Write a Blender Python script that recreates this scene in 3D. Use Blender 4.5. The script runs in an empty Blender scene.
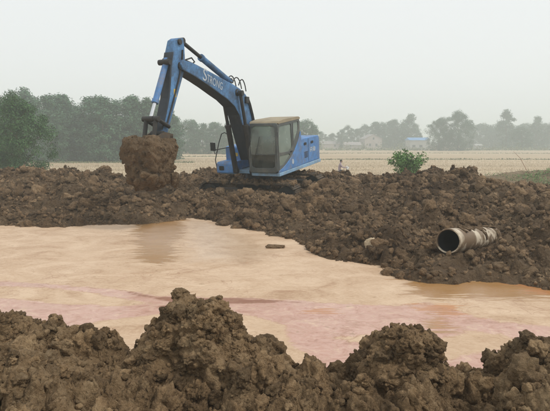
import bpy, bmesh, math, random
import numpy as np
from mathutils import Vector, Matrix

R = math.radians
scene = bpy.context.scene
col = scene.collection

# ------------------------------------------------------------------ camera
F, U0, V0, HOR = 560.0, 275.0, 205.5, 142.0
CAMZ = 1.75
PITCH = math.atan((V0 - HOR) / F)
cam_d = bpy.data.cameras.new('camera')
cam_d.sensor_width = 36.0
cam_d.lens = 36.0 * F / 550.0
cam_d.clip_start = 0.05
cam_d.clip_end = 6000
cam = bpy.data.objects.new('camera', cam_d)
col.objects.link(cam)
cam.location = (0, 0, CAMZ)
cam.rotation_euler = (R(90) - PITCH, 0, 0)
scene.camera = cam

# ------------------------------------------------------------------ world, sun, exposure
SUN_EL, SUN_ROT = R(52), R(112)
world = bpy.data.worlds.new('World')
scene.world = world
world.use_nodes = True
nt = world.node_tree
nt.nodes.clear()
w_out = nt.nodes.new('ShaderNodeOutputWorld')
w_bg = nt.nodes.new('ShaderNodeBackground')
w_sky = nt.nodes.new('ShaderNodeTexSky')
w_sky.sky_type = 'NISHITA'
w_sky.sun_disc = False
w_sky.sun_elevation = SUN_EL
w_sky.sun_rotation = SUN_ROT
w_sky.dust_density = 6.0
w_sky.air_density = 1.0
w_mix = nt.nodes.new('ShaderNodeMix')
w_mix.data_type = 'RGBA'
w_mix.inputs[0].default_value = 0.86           # even cloud cover over the clear sky
w_mix.inputs[7].default_value = (7.8, 7.95, 7.9, 1)
nt.links.new(w_sky.outputs[0], w_mix.inputs[6])
nt.links.new(w_mix.outputs[2], w_bg.inputs[0])
w_bg.inputs[1].default_value = 0.12
nt.links.new(w_bg.outputs[0], w_out.inputs[0])

sun_d = bpy.data.lights.new('sun', 'SUN')
sun_d.energy = 1.5
sun_d.angle = R(10)
sun_d.color = (1.0, 0.975, 0.93)
sun = bpy.data.objects.new('sun', sun_d)
col.objects.link(sun)
_sd = Vector((math.sin(SUN_ROT) * math.cos(SUN_EL), math.cos(SUN_ROT) * math.cos(SUN_EL), math.sin(SUN_EL)))
sun.rotation_euler = _sd.to_track_quat('Z', 'Y').to_euler()

vs = scene.view_settings
vs.view_transform = 'Standard'
vs.look = 'None'
vs.gamma = 1
vs.use_curve_mapping = False
vs.exposure = 0.12
scene.cycles.volume_bounces = 2
scene.cycles.max_bounces = 8
scene.cycles.transparent_max_bounces = 12

# ------------------------------------------------------------------ pixels to rays
CAM = np.array([0, 0, CAMZ])
_cp, _sp = math.cos(PITCH), math.sin(PITCH)


def ray(u, v):
    a, b = (u - U0) / F, -(v - V0) / F
    return np.array([a, _cp + b * _sp, -_sp + b * _cp])


def on_z(u, v, z):
    d = ray(u, v)
    return CAM + d * ((z - CAMZ) / d[2])


def at_y(u, v, y):
    d = ray(u, v)
    return CAM + d * (y / d[1])


# ------------------------------------------------------------------ numpy noise
def h2(ix, iy, s):
    n = (ix.astype(np.int64) * 374761393 + iy.astype(np.int64) * 668265263 + s * 974634777) & 0xFFFFFFFF
    n = ((n ^ (n >> 13)) * 1274126177) & 0xFFFFFFFF
    n = ((n ^ (n >> 16)) * 2246822519) & 0xFFFFFFFF
    return (n ^ (n >> 15)) / 4294967295.0


def h3(ix, iy, iz, s):
    return h2(ix + iz.astype(np.int64) * 7919, iy + iz.astype(np.int64) * 104729, s)


def vnoise2(x, y, s=0):
    ix, iy = np.floor(x), np.floor(y)
    fx, fy = x - ix, y - iy

    def g(dx, dy):
        a = h2(ix + dx, iy + dy, s) * 2 * np.pi
        return np.cos(a) * (fx - dx) + np.sin(a) * (fy - dy)
    u = fx * fx * fx * (fx * (fx * 6 - 15) + 10)
    v = fy * fy * fy * (fy * (fy * 6 - 15) + 10)
    a = g(0, 0) * (1 - u) + g(1, 0) * u
    b = g(0, 1) * (1 - u) + g(1, 1) * u
    return (a * (1 - v) + b * v) * 1.5


def fbm2(x, y, s=0, n=4, k=0.5):
    r, a = 0, 1
    for i in range(n):
        r = r + a * vnoise2(x * 2 ** i + i * 13.7, y * 2 ** i - i * 7.3, s + i)
        a *= k
    return r


def caps2(x, y, c, s, fill=0.85):
    """clods: spherical caps on a jittered grid, 0..1"""
    gx, gy = x / c, y / c
    ix, iy = np.floor(gx), np.floor(gy)
    out = np.zeros_like(x)
    for dx in (-1, 0, 1):
        for dy in (-1, 0, 1):
            jx, jy = ix + dx, iy + dy
            px = jx + h2(jx, jy, s)
            py = jy + h2(jx, jy, s + 1)
            q = h2(jx, jy, s + 2)
            rr = 0.35 + 0.6 * q
            on = h2(jx, jy, s + 3) < fill
            an = h2(jx, jy, s + 4) * 3.14
            st = 0.7 + 0.6 * h2(jx, jy, s + 5)
            ex, ey = gx - px, gy - py
            ax = (ex * np.cos(an) + ey * np.sin(an)) * st
            ay = (-ex * np.sin(an) + ey * np.cos(an)) / st
            d2 = (ax * ax + ay * ay) / (rr * rr)
            out = np.maximum(out, np.where((d2 < 1) & on, np.sqrt(np.clip(1 - d2, 0, 1)) * rr, 0))
    return out


def vnoise3(x, y, z, s=0):
    ix, iy, iz = np.floor(x), np.floor(y), np.floor(z)
    fx, fy, fz = x - ix, y - iy, z - iz
    u, v, w = (f * f * (3 - 2 * f) for f in (fx, fy, fz))

    def L(dz):
        a = h3(ix, iy, iz + dz, s) * (1 - u) + h3(ix + 1, iy, iz + dz, s) * u
        b = h3(ix, iy + 1, iz + dz, s) * (1 - u) + h3(ix + 1, iy + 1, iz + dz, s) * u
        return a * (1 - v) + b * v
    return (L(0) * (1 - w) + L(1) * w) * 2 - 1


def caps3(x, y, z, c, s):
    gx, gy, gz = x / c, y / c, z / c
    ix, iy, iz = np.floor(gx), np.floor(gy), np.floor(gz)
    out = np.zeros_like(x)
    for dx in (-1, 0, 1):
        for dy in (-1, 0, 1):
            for dz in (-1, 0, 1):
                a, b, d = ix + dx, iy + dy, iz + dz
                ex = gx - a - h3(a, b, d, s)
                ey = gy - b - h3(a, b, d, s + 1)
                ez = gz - d - h3(a, b, d, s + 2)
                rr = 0.45 + 0.5 * h3(a, b, d, s + 3)
                d2 = (ex * ex + ey * ey + ez * ez) / (rr * rr)
                out = np.maximum(out, np.where(d2 < 1, np.sqrt(np.clip(1 - d2, 0, 1)) * rr, 0))
    return out


def sstep(a, b, x):
    t = np.clip((x - a) / (b - a), 0, 1)
    return t * t * (3 - 2 * t)


# ------------------------------------------------------------------ object helpers
def raw_mesh(name, V, T):
    """V (n,3), T (m,k) faces of k corners"""
    V = np.ascontiguousarray(V, dtype=np.float32)
    T = np.ascontiguousarray(T, dtype=np.int32)
    k = T.shape[1]
    me = bpy.data.meshes.new(name)
    me.vertices.add(len(V))
    me.vertices.foreach_set('co', V.ravel())
    me.loops.add(T.size)
    me.loops.foreach_set('vertex_index', T.ravel())
    me.polygons.add(len(T))
    me.polygons.foreach_set('loop_start', np.arange(0, T.size, k, dtype=np.int32))
    me.update(calc_edges=True)
    return me


def smooth(me):
    me.polygons.foreach_set('use_smooth', np.ones(len(me.polygons), dtype=bool))
    me.update()


def link(name, me, mat=None, parent=None, loc=None):
    o = bpy.data.objects.new(name, me)
    col.objects.link(o)
    if mat is not None and me is not None and not me.materials:
        me.materials.append(mat)
    if parent is not None:
        o.parent = parent
    if loc is not None:
        o.location = loc
    return o


def tag(o, label=None, cat=None, group=None, kind=None):
    if label: o['label'] = label
    if cat: o['category'] = cat
    if group: o['group'] = group
    if kind: o['kind'] = kind
    return o


def empty(name, loc, label, cat, group=None):
    o = bpy.data.objects.new(name, None)
    o.empty_display_size = 0.3
    col.objects.link(o)
    o.location = loc
    return tag(o, label, cat, group)


def grid_mesh(name, xs, ys, X, Y, Z):
    ny, nx = X.shape
    idx = np.arange(nx * ny).reshape(ny, nx)
    q = np.stack([idx[:-1, :-1], idx[:-1, 1:], idx[1:, 1:], idx[1:, :-1]], -1).reshape(-1, 4)
    me = raw_mesh(name, np.stack([X, Y, Z], -1).reshape(-1, 3), q)
    smooth(me)
    return me


# ------------------------------------------------------------------ materials
def new_mat(name):
    m = bpy.data.materials.new(name)
    m.use_nodes = True
    n = m.node_tree
    return m, n, n.nodes['Principled BSDF']


def N(n, typ, **kw):
    x = n.nodes.new('ShaderNode' + typ)
    for k, v in kw.items():
        setattr(x, k, v)
    return x


def noise(n, scale, detail=6, rough=0.6, vec=None, dist=0.0):
    t = N(n, 'TexNoise')
    t.inputs['Scale'].default_value = scale
    t.inputs['Detail'].default_value = detail
    t.inputs['Roughness'].default_value = rough
    t.inputs['Distortion'].default_value = dist
    if vec is not None:
        n.links.new(vec, t.inputs['Vector'])
    return t.outputs[0]


def ramp(n, fac, stops, interp='LINEAR'):
    r = N(n, 'ValToRGB')
    r.color_ramp.interpolation = interp
    while len(r.color_ramp.elements) < len(stops):
        r.color_ramp.elements.new(0.5)
    for e, (p, c) in zip(r.color_ramp.elements, stops):
        e.position = p
        e.color = (*c, 1) if len(c) == 3 else c
    n.links.new(fac, r.inputs[0])
    return r.outputs[0]


def mix(n, fac, a, b, blend='MIX'):
    m = N(n, 'Mix', data_type='RGBA', blend_type=blend)
    for sock, v in ((0, fac), (6, a), (7, b)):
        if hasattr(v, 'links'):
            n.links.new(v, m.inputs[sock])
        elif sock == 0:
            m.inputs[0].default_value = v
        else:
            m.inputs[sock].default_value = (*v, 1)
    return m.outputs[2]


def math_n(n, op, a, b=0.0, clamp=False):
    m = N(n, 'Math', operation=op, use_clamp=clamp)
    for i, v in enumerate((a, b)):
        if hasattr(v, 'links'):
            n.links.new(v, m.inputs[i])
        else:
            m.inputs[i].default_value = v
    return m.outputs[0]


def bump(n, bsdf, h, strength=0.5, dist=0.02, prev=None):
    b = N(n, 'Bump')
    b.inputs['Strength'].default_value = strength
    b.inputs['Distance'].default_value = dist
    n.links.new(h, b.inputs['Height'])
    n.links.new(b.outputs[0], bsdf.inputs['Normal'])
    return b


def obj_vec(n):
    return N(n, 'TexCoord').outputs['Object']


def soil_mat(name, dark, mid, pale, scale=1.0, bump_d=0.02):
    m, n, b = new_mat(name)
    v = N(n, 'NewGeometry').outputs['Position']
    big = noise(n, 0.9 * scale, 5, 0.6, v)
    med = noise(n, 7 * scale, 6, 0.65, v)
    fin = noise(n, 45 * scale, 5, 0.7, v)
    f = math_n(n, 'ADD', math_n(n, 'MULTIPLY', big, 0.36), math_n(n, 'MULTIPLY', med, 0.34))
    f = math_n(n, 'ADD', f, math_n(n, 'MULTIPLY', fin, 0.30))
    c = ramp(n, f, [(0.38, dark), (0.5, mid), (0.62, pale)])
    spk = noise(n, 70 * scale, 2, 0.5, v)
    c = mix(n, ramp(n, spk, [(0.68, (0, 0, 0)), (0.76, (0.5, 0.5, 0.5))]), c, tuple(min(1, p * 1.7) for p in pale))
    rnd = N(n, 'ObjectInfo').outputs['Random']
    hsv = N(n, 'HueSaturation')
    n.links.new(ramp(n, rnd, [(0, (0.55,) * 3), (1, (1.25,) * 3)]), hsv.inputs['Value'])
    n.links.new(c, hsv.inputs['Color'])
    n.links.new(hsv.outputs[0], b.inputs['Base Color'])
    b.inputs['Roughness'].default_value = 0.92
    b.inputs['Specular IOR Level'].default_value = 0.25
    wv = N(n, 'VectorMath', operation='ADD')
    nz = N(n, 'TexNoise')
    nz.inputs['Scale'].default_value = 30 * scale
    nz.inputs['Detail'].default_value = 4
    n.links.new(v, nz.inputs['Vector'])
    sc_ = N(n, 'VectorMath', operation='SCALE')
    sc_.inputs['Scale'].default_value = 0.05 / scale
    n.links.new(nz.outputs['Color'], sc_.inputs[0])
    n.links.new(v, wv.inputs[0])
    n.links.new(sc_.outputs[0], wv.inputs[1])
    hs = None
    for sca, wgt in ((16, 1.0), (38, 0.55), (85, 0.28)):
        vo = N(n, 'TexVoronoi', feature='F1')
        vo.inputs['Scale'].default_value = sca * scale
        n.links.new(wv.outputs[0], vo.inputs['Vector'])
        t = math_n(n, 'MULTIPLY', math_n(n, 'SUBTRACT', 1.0, vo.outputs['Distance']), wgt)
        hs = t if hs is None else math_n(n, 'ADD', hs, t)
    hs = math_n(n, 'ADD', hs, math_n(n, 'MULTIPLY', noise(n, 60 * scale, 8, 0.75, v), 0.8))
    bump(n, b, hs, 1.0, bump_d)
    return m


M = {}
M['soil_near'] = soil_mat('soil_near', (0.105, 0.063, 0.030), (0.260, 0.168, 0.086), (0.42, 0.295, 0.165), 1.0, 0.03)
M['soil_far'] = soil_mat('soil_far', (0.100, 0.060, 0.031), (0.225, 0.144, 0.078), (0.37, 0.258, 0.152), 0.42, 0.07)
M['soil_load'] = soil_mat('soil_load', (0.085, 0.052, 0.028), (0.170, 0.112, 0.062), (0.265, 0.18, 0.105), 0.7, 0.05)
M['berm'] = soil_mat('berm', (0.13, 0.095, 0.05), (0.25, 0.185, 0.11), (0.36, 0.28, 0.17), 0.3, 0.08)


def simple(name, c, rough=0.6, metal=0.0, var=0.25, scale=6.0, dust=None, dust_amt=0.0, spec=0.4):
    m, n, b = new_mat(name)
    v = N(n, 'NewGeometry').outputs['Position']
    f = noise(n, scale, 5, 0.6, v)
    lo = tuple(x * (1 - var) for x in c)
    hi = tuple(min(1, x * (1 + var)) for x in c)
    cc = ramp(n, f, [(0.3, lo), (0.7, hi)])
    rr = rough
    if dust:
        g = noise(n, scale * 0.9, 7, 0.68, v)
        g2 = noise(n, scale * 5.3, 5, 0.7, v)
        gg = math_n(n, 'ADD', math_n(n, 'MULTIPLY', g, 0.65), math_n(n, 'MULTIPLY', g2, 0.35))
        k = ramp(n, gg, [(0.62 - 0.3 * dust_amt, (0, 0, 0)), (0.80 - 0.22 * dust_amt, (0.85, 0.85, 0.85))])
        cc = mix(n, k, cc, dust)
        r = ramp(n, k, [(0, (rough,) * 3), (1, (0.9,) * 3)])
        n.links.new(r, b.inputs['Roughness'])
    else:
        b.inputs['Roughness'].default_value = rough
    n.links.new(cc, b.inputs['Base Color'])
    b.inputs['Metallic'].default_value = metal
    b.inputs['Specular IOR Level'].default_value = spec
    bump(n, b, noise(n, scale * 9, 4, 0.6, v), 0.12, 0.01)
    return m


MUD = (0.19, 0.13, 0.075)
M['blue'] = simple('blue_paint', (0.075, 0.215, 0.48), 0.5, 0, 0.25, 3.6, (0.23, 0.19, 0.14), 0.50)
M['blue_boom'] = simple('blue_boom_paint', (0.075, 0.20, 0.40), 0.55, 0, 0.4, 3.4, (0.055, 0.060, 0.065), 0.70)
M['grease_shade'] = simple('greasy_shaded_paint', (0.022, 0.03, 0.042), 0.6, 0, 0.4, 3.0, (0.06, 0.065, 0.07), 0.4)  # grime plus the shade of boom and stick faces, as one dark colour
M['blue_pale'] = simple('blue_skirt', (0.22, 0.38, 0.55), 0.55, 0, 0.2, 3.0, (0.26, 0.22, 0.16), 0.55)
M['cab_grey'] = simple('cab_frame_grey', (0.085, 0.095, 0.092), 0.55, 0, 0.2, 3.0, (0.20, 0.18, 0.14), 0.42)
M['cab_roof'] = simple('cab_roof_dusty', (0.30, 0.25, 0.17), 0.75, 0, 0.2, 3.0, (0.36, 0.29, 0.19), 0.5)
M['black'] = simple('black_iron', (0.022, 0.022, 0.022), 0.55, 0, 0.3, 5.0, (0.09, 0.07, 0.05), 0.35)
M['rubber'] = simple('black_rubber', (0.015, 0.015, 0.016), 0.6, 0, 0.2)
M['steel'] = simple('muddy_steel', (0.07, 0.055, 0.042), 0.6, 0.3, 0.3, 5.0, (0.14, 0.095, 0.055), 0.7)
M['track'] = simple('track_steel', (0.04, 0.034, 0.028), 0.7, 0.1, 0.3, 5.0, (0.17, 0.115, 0.065), 0.75)
M['chrome'] = simple('chrome', (0.62, 0.64, 0.66), 0.22, 0.9, 0.05)
M['white'] = simple('white_paint', (0.50, 0.54, 0.58), 0.6, 0, 0.2, 9.0, (0.24, 0.32, 0.42), 0.62)
M['yellow'] = simple('yellow_sticker', (0.58, 0.40, 0.07), 0.6, 0, 0.15)
M['seat'] = simple('seat_fabric', (0.02, 0.02, 0.022), 0.85, 0, 0.2)


def glass_mat(name, tint, dust=(0.01, 0.16)):
    m = bpy.data.materials.new(name)
    m.use_nodes = True
    n = m.node_tree
    n.nodes.clear()
    o = N(n, 'OutputMaterial')
    t = N(n, 'BsdfTransparent')
    t.inputs[0].default_value = (*tint, 1)
    g = N(n, 'BsdfGlossy')
    g.inputs['Roughness'].default_value = 0.06
    g.inputs[0].default_value = (0.9, 0.95, 0.92, 1)
    d = N(n, 'BsdfDiffuse')
    d.inputs[0].default_value = (0.50, 0.56, 0.50, 1)
    fr = N(n, 'Fresnel')
    fr.inputs[0].default_value = 1.5
    k = N(n, 'MixShader')
    n.links.new(fr.outputs[0], k.inputs[0])
    n.links.new(t.outputs[0], k.inputs[1])
    n.links.new(g.outputs[0], k.inputs[2])
    k2 = N(n, 'MixShader')
    v = N(n, 'NewGeometry').outputs['Position']
    dirt = ramp(n, noise(n, 3.0, 6, 0.65, v), [(0.35, (dust[0],) * 3), (0.75, (dust[1],) * 3)])
    n.links.new(dirt, k2.inputs[0])
    n.links.new(k.outputs[0], k2.inputs[1])
    n.links.new(d.outputs[0], k2.inputs[2])
    n.links.new(k2.outputs[0], o.inputs[0])
    return m


M['glass'] = glass_mat('cab_glass', (0.74, 0.86, 0.80))
M['glass_dust_sheen'] = glass_mat('cab_glass_dust_sheen', (0.74, 0.86, 0.80), (0.22, 0.42))  # dust film that also carries the sky's reflection as pale colour


def leaf_mat(name, c, var=0.45):
    m, n, b = new_mat(name)
    v = N(n, 'NewGeometry').outputs['Position']
    rnd = N(n, 'NewGeometry').outputs['Random Per Island']
    f = math_n(n, 'ADD', math_n(n, 'MULTIPLY', noise(n, 0.8, 3, 0.6, v), 0.6), math_n(n, 'MULTIPLY', rnd, 0.4))
    lo = tuple(x * (1 - var) for x in c)
    hi = tuple(x * (1 + var) for x in c)
    n.links.new(ramp(n, f, [(0.25, lo), (0.75, hi)]), b.inputs['Base Color'])
    b.inputs['Roughness'].default_value = 0.7
    b.inputs['Specular IOR Level'].default_value = 0.25
    return m


M['leaf_dark'] = leaf_mat('leaf_dark', (0.045, 0.105, 0.032))
M['leaf_mid'] = leaf_mat('leaf_mid', (0.060, 0.130, 0.068))
M['leaf_far'] = leaf_mat('leaf_far', (0.055, 0.110, 0.062))
M['leaf_bush'] = leaf_mat('leaf_bush', (0.12, 0.23, 0.065), 0.35)
M['grass'] = leaf_mat('grass', (0.085, 0.125, 0.045), 0.35)
M['weed'] = leaf_mat('weed', (0.15, 0.24, 0.085), 0.35)
M['grass_dry'] = leaf_mat('grass_dry', (0.16, 0.175, 0.085), 0.35)
M['bark'] = simple('bark', (0.10, 0.075, 0.05), 0.9, 0, 0.3)
M['straw'] = simple('straw', (0.42, 0.33, 0.215), 0.85, 0, 0.3, 0.5)

# ------------------------------------------------------------------ field: one sheet to the horizon
ZF = -1.35


def field_mat():
    m, n, b = new_mat('stubble_field')
    g = N(n, 'NewGeometry').outputs['Position']
    mp = N(n, 'Mapping')
    mp.inputs['Scale'].default_value = (0.012, 0.16, 1)
    n.links.new(g, mp.inputs[0])
    strips = noise(n, 1.0, 5, 0.65, mp.outputs[0], 0.3)
    mp2 = N(n, 'Mapping')
    mp2.inputs['Scale'].default_value = (0.25, 1.6, 1)
    n.links.new(g, mp2.inputs[0])
    rows = noise(n, 1.0, 4, 0.7, mp2.outputs[0])
    fine = noise(n, 3.5, 6, 0.7, g)
    f = math_n(n, 'ADD', math_n(n, 'MULTIPLY', strips, 0.5), math_n(n, 'MULTIPLY', rows, 0.25))
    f = math_n(n, 'ADD', f, math_n(n, 'MULTIPLY', fine, 0.25))
    c = ramp(n, f, [(0.36, (0.29, 0.215, 0.135)), (0.48, (0.42, 0.325, 0.215)), (0.62, (0.55, 0.44, 0.30))])
    n.links.new(c, b.inputs['Base Color'])
    b.inputs['Roughness'].default_value = 0.95
    b.inputs['Specular IOR Level'].default_value = 0.1
    bump(n, b, fine, 0.6, 0.12)
    return m


xs = np.concatenate([np.linspace(-1500, -150, 12), np.linspace(-120, 120, 61), np.linspace(150, 1500, 12)])
ys = np.concatenate([np.linspace(-600, 20, 14), np.linspace(28, 200, 60), np.linspace(230, 2000, 16)])
X, Y = np.meshgrid(xs, ys)
Z = ZF + 0.05 * vnoise2(X / 9, Y / 6, 4)
M['field'] = field_mat()
tag(link('ground', grid_mesh('ground', xs, ys, X, Y, Z), M['field']), 'dry straw-coloured stubble field running to the horizon', None, None, 'structure')

# ------------------------------------------------------------------ spoil banks
ZW = -0.35      # slurry level
shore_px = [(-120, 227), (-40, 226), (0, 227), (30, 227), (60, 229), (100, 226), (135, 225), (165, 222), (188, 219.5), (212, 221), (222, 226), (250, 231),
            (272, 237), (296, 242), (308, 252), (322, 259), (356, 263), (384, 268), (388, 277), (400, 280), (420, 284), (470, 287), (520, 285), (550, 291), (640, 305), (760, 330)]
shore = np.array([on_z(u, v, ZW)[:2] for u, v in shore_px])
ridge_px = [(-150, 168, 21), (0, 167.5, 21), (30, 169, 20.5), (48, 164, 20), (60, 162, 20), (72, 167, 20), (95, 171, 20), (120, 172, 20), (150, 174, 20.5), (185, 173, 22), (205, 166, 22.5),
            (216, 164, 22.5), (235, 168, 22.5), (300, 173, 22.5), (330, 170, 22.5), (350, 173, 22), (385, 172, 21), (410, 170, 20.5), (435, 166.5, 20), (455, 169, 19.5), (475, 175, 19), (500, 181, 18.5), (550, 186, 18), (700, 190, 18)]
ridge = np.array([at_y(u, v + 7.0, y) for u, v, y in ridge_px])


def far_base(X, Y):
    # shoreline depth at each x, with a wobble
    ysh = np.interp(X, shore[:, 0], shore[:, 1]) + 0.22 * vnoise2(X * 1.1, X * 0 + 3.3, 21) + 0.10 * vnoise2(X * 3.5, Y * 0.5, 22)
    yr = np.interp(X, ridge[:, 0], ridge[:, 1])
    zr = np.interp(X, ridge[:, 0], ridge[:, 2])
    s = Y - ysh
    T = np.clip(s / (yr - ysh), -1, 1)
    z = ZW - 0.12 + (zr - ZW + 0.12) * (1 - np.abs(1 - np.clip(T, 0, 1)) ** 1.35)
    z = z + 0.16 * sstep(-0.05, 0.35, s) * (1 - sstep(0.7, 1.0, T))
    z = np.where(s < 0, ZW - 0.12 + np.clip(s, -2, 0) * 0.8, z)
    back = np.clip(Y - yr, 0, 99)
    z = np.where(Y > yr, zr - 0.02 * back - 0.55 * np.clip(back - 0.6, 0, 9), z)
    return np.maximum(z, ZF - 0.3), s


EC = np.array([-0.38, 18.85])                # where the excavator has churned and flattened the earth


PIPE_A = at_y(448, 241, 9.1)                 # mouth of the pipe that sticks out of the bank
PIPE_D = at_y(491, 237, 11.1) - PIPE_A
PIPE_D = PIPE_D / np.linalg.norm(PIPE_D)


def far_z(X, Y):
    b, s = far_base(X, Y)
    ex, ey = X - EC[0], Y - EC[1]
    lx, ly = ex * -0.438 + ey * -0.899, ex * 0.899 - ey * 0.438
    dig = (1 - sstep(1.45, 2.6, np.abs(lx - 0.25))) * (1 - sstep(1.9, 3.0, np.abs(ly)))
    b = b * (1 - dig) + np.minimum(b, 0.30 - 0.085 * lx) * dig
    tp = np.clip((X - PIPE_A[0]) * PIPE_D[0] + (Y - PIPE_A[1]) * PIPE_D[1], -0.6, 2.6)
    dp = np.hypot(X - PIPE_A[0] - tp * PIPE_D[0], Y - PIPE_A[1] - tp * PIPE_D[1])
    pk = 1 - sstep(0.25, 0.7, dp)
    pz = PIPE_A[2] + tp * PIPE_D[2] - np.interp(tp, [-0.6, 0.2, 0.9, 1.8, 2.6], [0.42, 0.36, 0.22, 0.02, -0.10])
    b = b * (1 - pk) + pz * pk
    w1, w2 = fbm2(X * 3, Y * 3, 31, 4, 0.6), fbm2(X * 3, Y * 3, 36, 4, 0.6)
    wx, wy = X + 0.13 * w1, Y + 0.13 * w2
    amp = sstep(-0.1, 0.8, s) * (1 - 0.3 * dig) * (1 - 0.35 * pk)
    rag = 0.75 + 0.5 * fbm2(X * 2.2, Y * 2.2, 39, 3)
    d = 0.17 * fbm2(X * 0.55, Y * 0.8, 33, 3)
    d = d + rag * (0.26 * caps2(wx, wy, 0.80, 41, 0.45) + 0.17 * caps2(wx, wy, 0.40, 51, 0.7) + 0.09 * caps2(wx, wy, 0.19, 61) + 0.045 * caps2(wx, wy, 0.10, 71))
    d = d + 0.075 * (0.5 - np.abs(fbm2(X * 4, Y * 4, 81, 4, 0.6)))
    return b + amp * (d - 0.13)


def far_patch(name, xs, ys):
    X, Y = np.meshgrid(xs, ys)
    Z = far_z(X, Y)
    ox = 0.05 * vnoise2(X * 6 + Z * 4, Y * 6 - Z * 5, 91)
    oy = 0.05 * vnoise2(X * 6 - Z * 5, Y * 6 + Z * 4, 92)
    return grid_mesh(name, xs, ys, X + ox, Y + oy, Z)


xs = np.arange(-15.5, 15.5, 0.05)
ys = np.concatenate([np.arange(7.0, 23.2, 0.05), np.arange(23.3, 27.5, 0.12)])
spoil = link('spoil_bank', far_patch('spoil_bank', xs, ys), M['soil_far'])
tag(spoil, 'broad bank of dug brown earth clods under the excavator', None, None, 'structure')

# near bank -----------------------------------------------------------------
crest_px = [(-80, 322), (0, 322), (15, 324), (32, 318), (42, 326), (55, 322), (70, 331), (90, 334), (110, 339), (128, 349), (140, 353), (195, 352), (250, 357), (275, 356), (300, 359),
            (335, 362), (350, 364), (372, 361), (410, 352), (440, 361), (470, 366), (500, 364), (512, 352), (530, 343), (550, 339), (640, 336)]
CY = 4.55
crest = np.array([at_y(u, v, CY) for u, v in crest_px])


def near_base(X, Y):
    zc = np.interp(X * CY / np.maximum(Y, 3.2), crest[:, 0], crest[:, 2])
    z = zc - 0.05 * np.clip(CY - Y, 0, 3)
    fall = np.clip(Y - CY - 0.12 * vnoise2(X * 2, X * 0, 7), 0, 9)
    return z - 0.9 * fall ** 1.25


def near_z(X, Y):
    w1, w2 = fbm2(X * 9, Y * 9, 131, 4, 0.6), fbm2(X * 9, Y * 9, 136, 4, 0.6)
    wx, wy = X + 0.045 * w1, Y + 0.045 * w2
    rag = 0.7 + 0.55 * fbm2(X * 6, Y * 6, 139, 3)
    d = 0.06 * fbm2(X * 1.8, Y * 1.8, 133, 3)
    d = d + rag * (0.24 * caps2(wx, wy, 0.32, 141, 0.42) + 0.095 * caps2(wx, wy, 0.15, 151, 0.7) + 0.040 * caps2(wx, wy, 0.075, 161) + 0.018 * caps2(wx, wy, 0.036, 171))
    d = d + 0.022 * (0.5 - np.abs(fbm2(X * 13, Y * 13, 181, 4, 0.65)))
    return near_base(X, Y) + d - 0.13


xs = np.arange(-3.6, 3.6, 0.0125)
ys = np.concatenate([np.arange(1.2, 2.7, 0.03), np.arange(2.7, 5.25, 0.0125), np.arange(5.26, 6.4, 0.03)])
X, Y = np.meshgrid(xs, ys)
Z = near_z(X, Y)
ox = 0.022 * vnoise2(X * 16 + Z * 14, Y * 16 - Z * 15, 191)
oy = 0.022 * vnoise2(X * 16 - Z * 15, Y * 16 + Z * 14, 192)
near = link('earth_bank', grid_mesh('earth_bank', xs, ys, X + ox, Y + oy, Z), M['soil_near'])
tag(near, 'rough clod-covered earth bank along the near side of the pond', None, None, 'structure')

# ------------------------------------------------------------------ clods
rng = np.random.default_rng(5)


def ico(sub):
    bm = bmesh.new()
    bmesh.ops.create_icosphere(bm, subdivisions=sub, radius=1)
    bm.verts.ensure_lookup_table()
    V = np.array([v.co[:] for v in bm.verts])
    T = np.array([[v.index for v in f.verts] for f in bm.faces])
    bm.free()
    return V, T


def clod_shapes(sub, n, seed):
    V, T = ico(sub)
    out = []
    for i in range(n):
        o = i * 17.3 + seed
        d = 0.38 * vnoise3(V[:, 0] * 1.4 + o, V[:, 1] * 1.4, V[:, 2] * 1.4, seed) + 0.30 * vnoise3(V[:, 0] * 3.1 + o, V[:, 1] * 3.1, V[:, 2] * 3.1, seed + 1)
        if sub > 2:
            d = d + 0.17 * vnoise3(V[:, 0] * 7 + o, V[:, 1] * 7, V[:, 2] * 7, seed + 2)
            d = d + 0.22 * (caps3(V[:, 0] + o, V[:, 1], V[:, 2], 0.36, seed + 6) - 0.35)
        d = d + 0.34 * (caps3(V[:, 0] + o, V[:, 1], V[:, 2], 0.75, seed + 3) - 0.35)
        sc = rng.uniform(0.65, 1.3, 3)
        out.append(V * (1 + d)[:, None] * sc)
    return out, T


def rot_mats(n):
    q = rng.normal(size=(n, 4))
    q /= np.linalg.norm(q, axis=1)[:, None]
    w, x, y, z = q.T
    return np.stack([np.stack([1 - 2 * (y * y + z * z), 2 * (x * y - z * w), 2 * (x * z + y * w)], -1),
                     np.stack([2 * (x * y + z * w), 1 - 2 * (x * x + z * z), 2 * (y * z - x * w)], -1),
                     np.stack([2 * (x * z - y * w), 2 * (y * z + x * w), 1 - 2 * (x * x + y * y)], -1)], 1)


def proto_objs(shapes, T, mat, name, sm=True):
    out = []
    for V in shapes:
        me = raw_mesh(name, V, T)
        if sm:
            smooth(me)
        me.materials.append(mat)
        out.append(bpy.data.objects.new(name, me))
    return out


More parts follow.
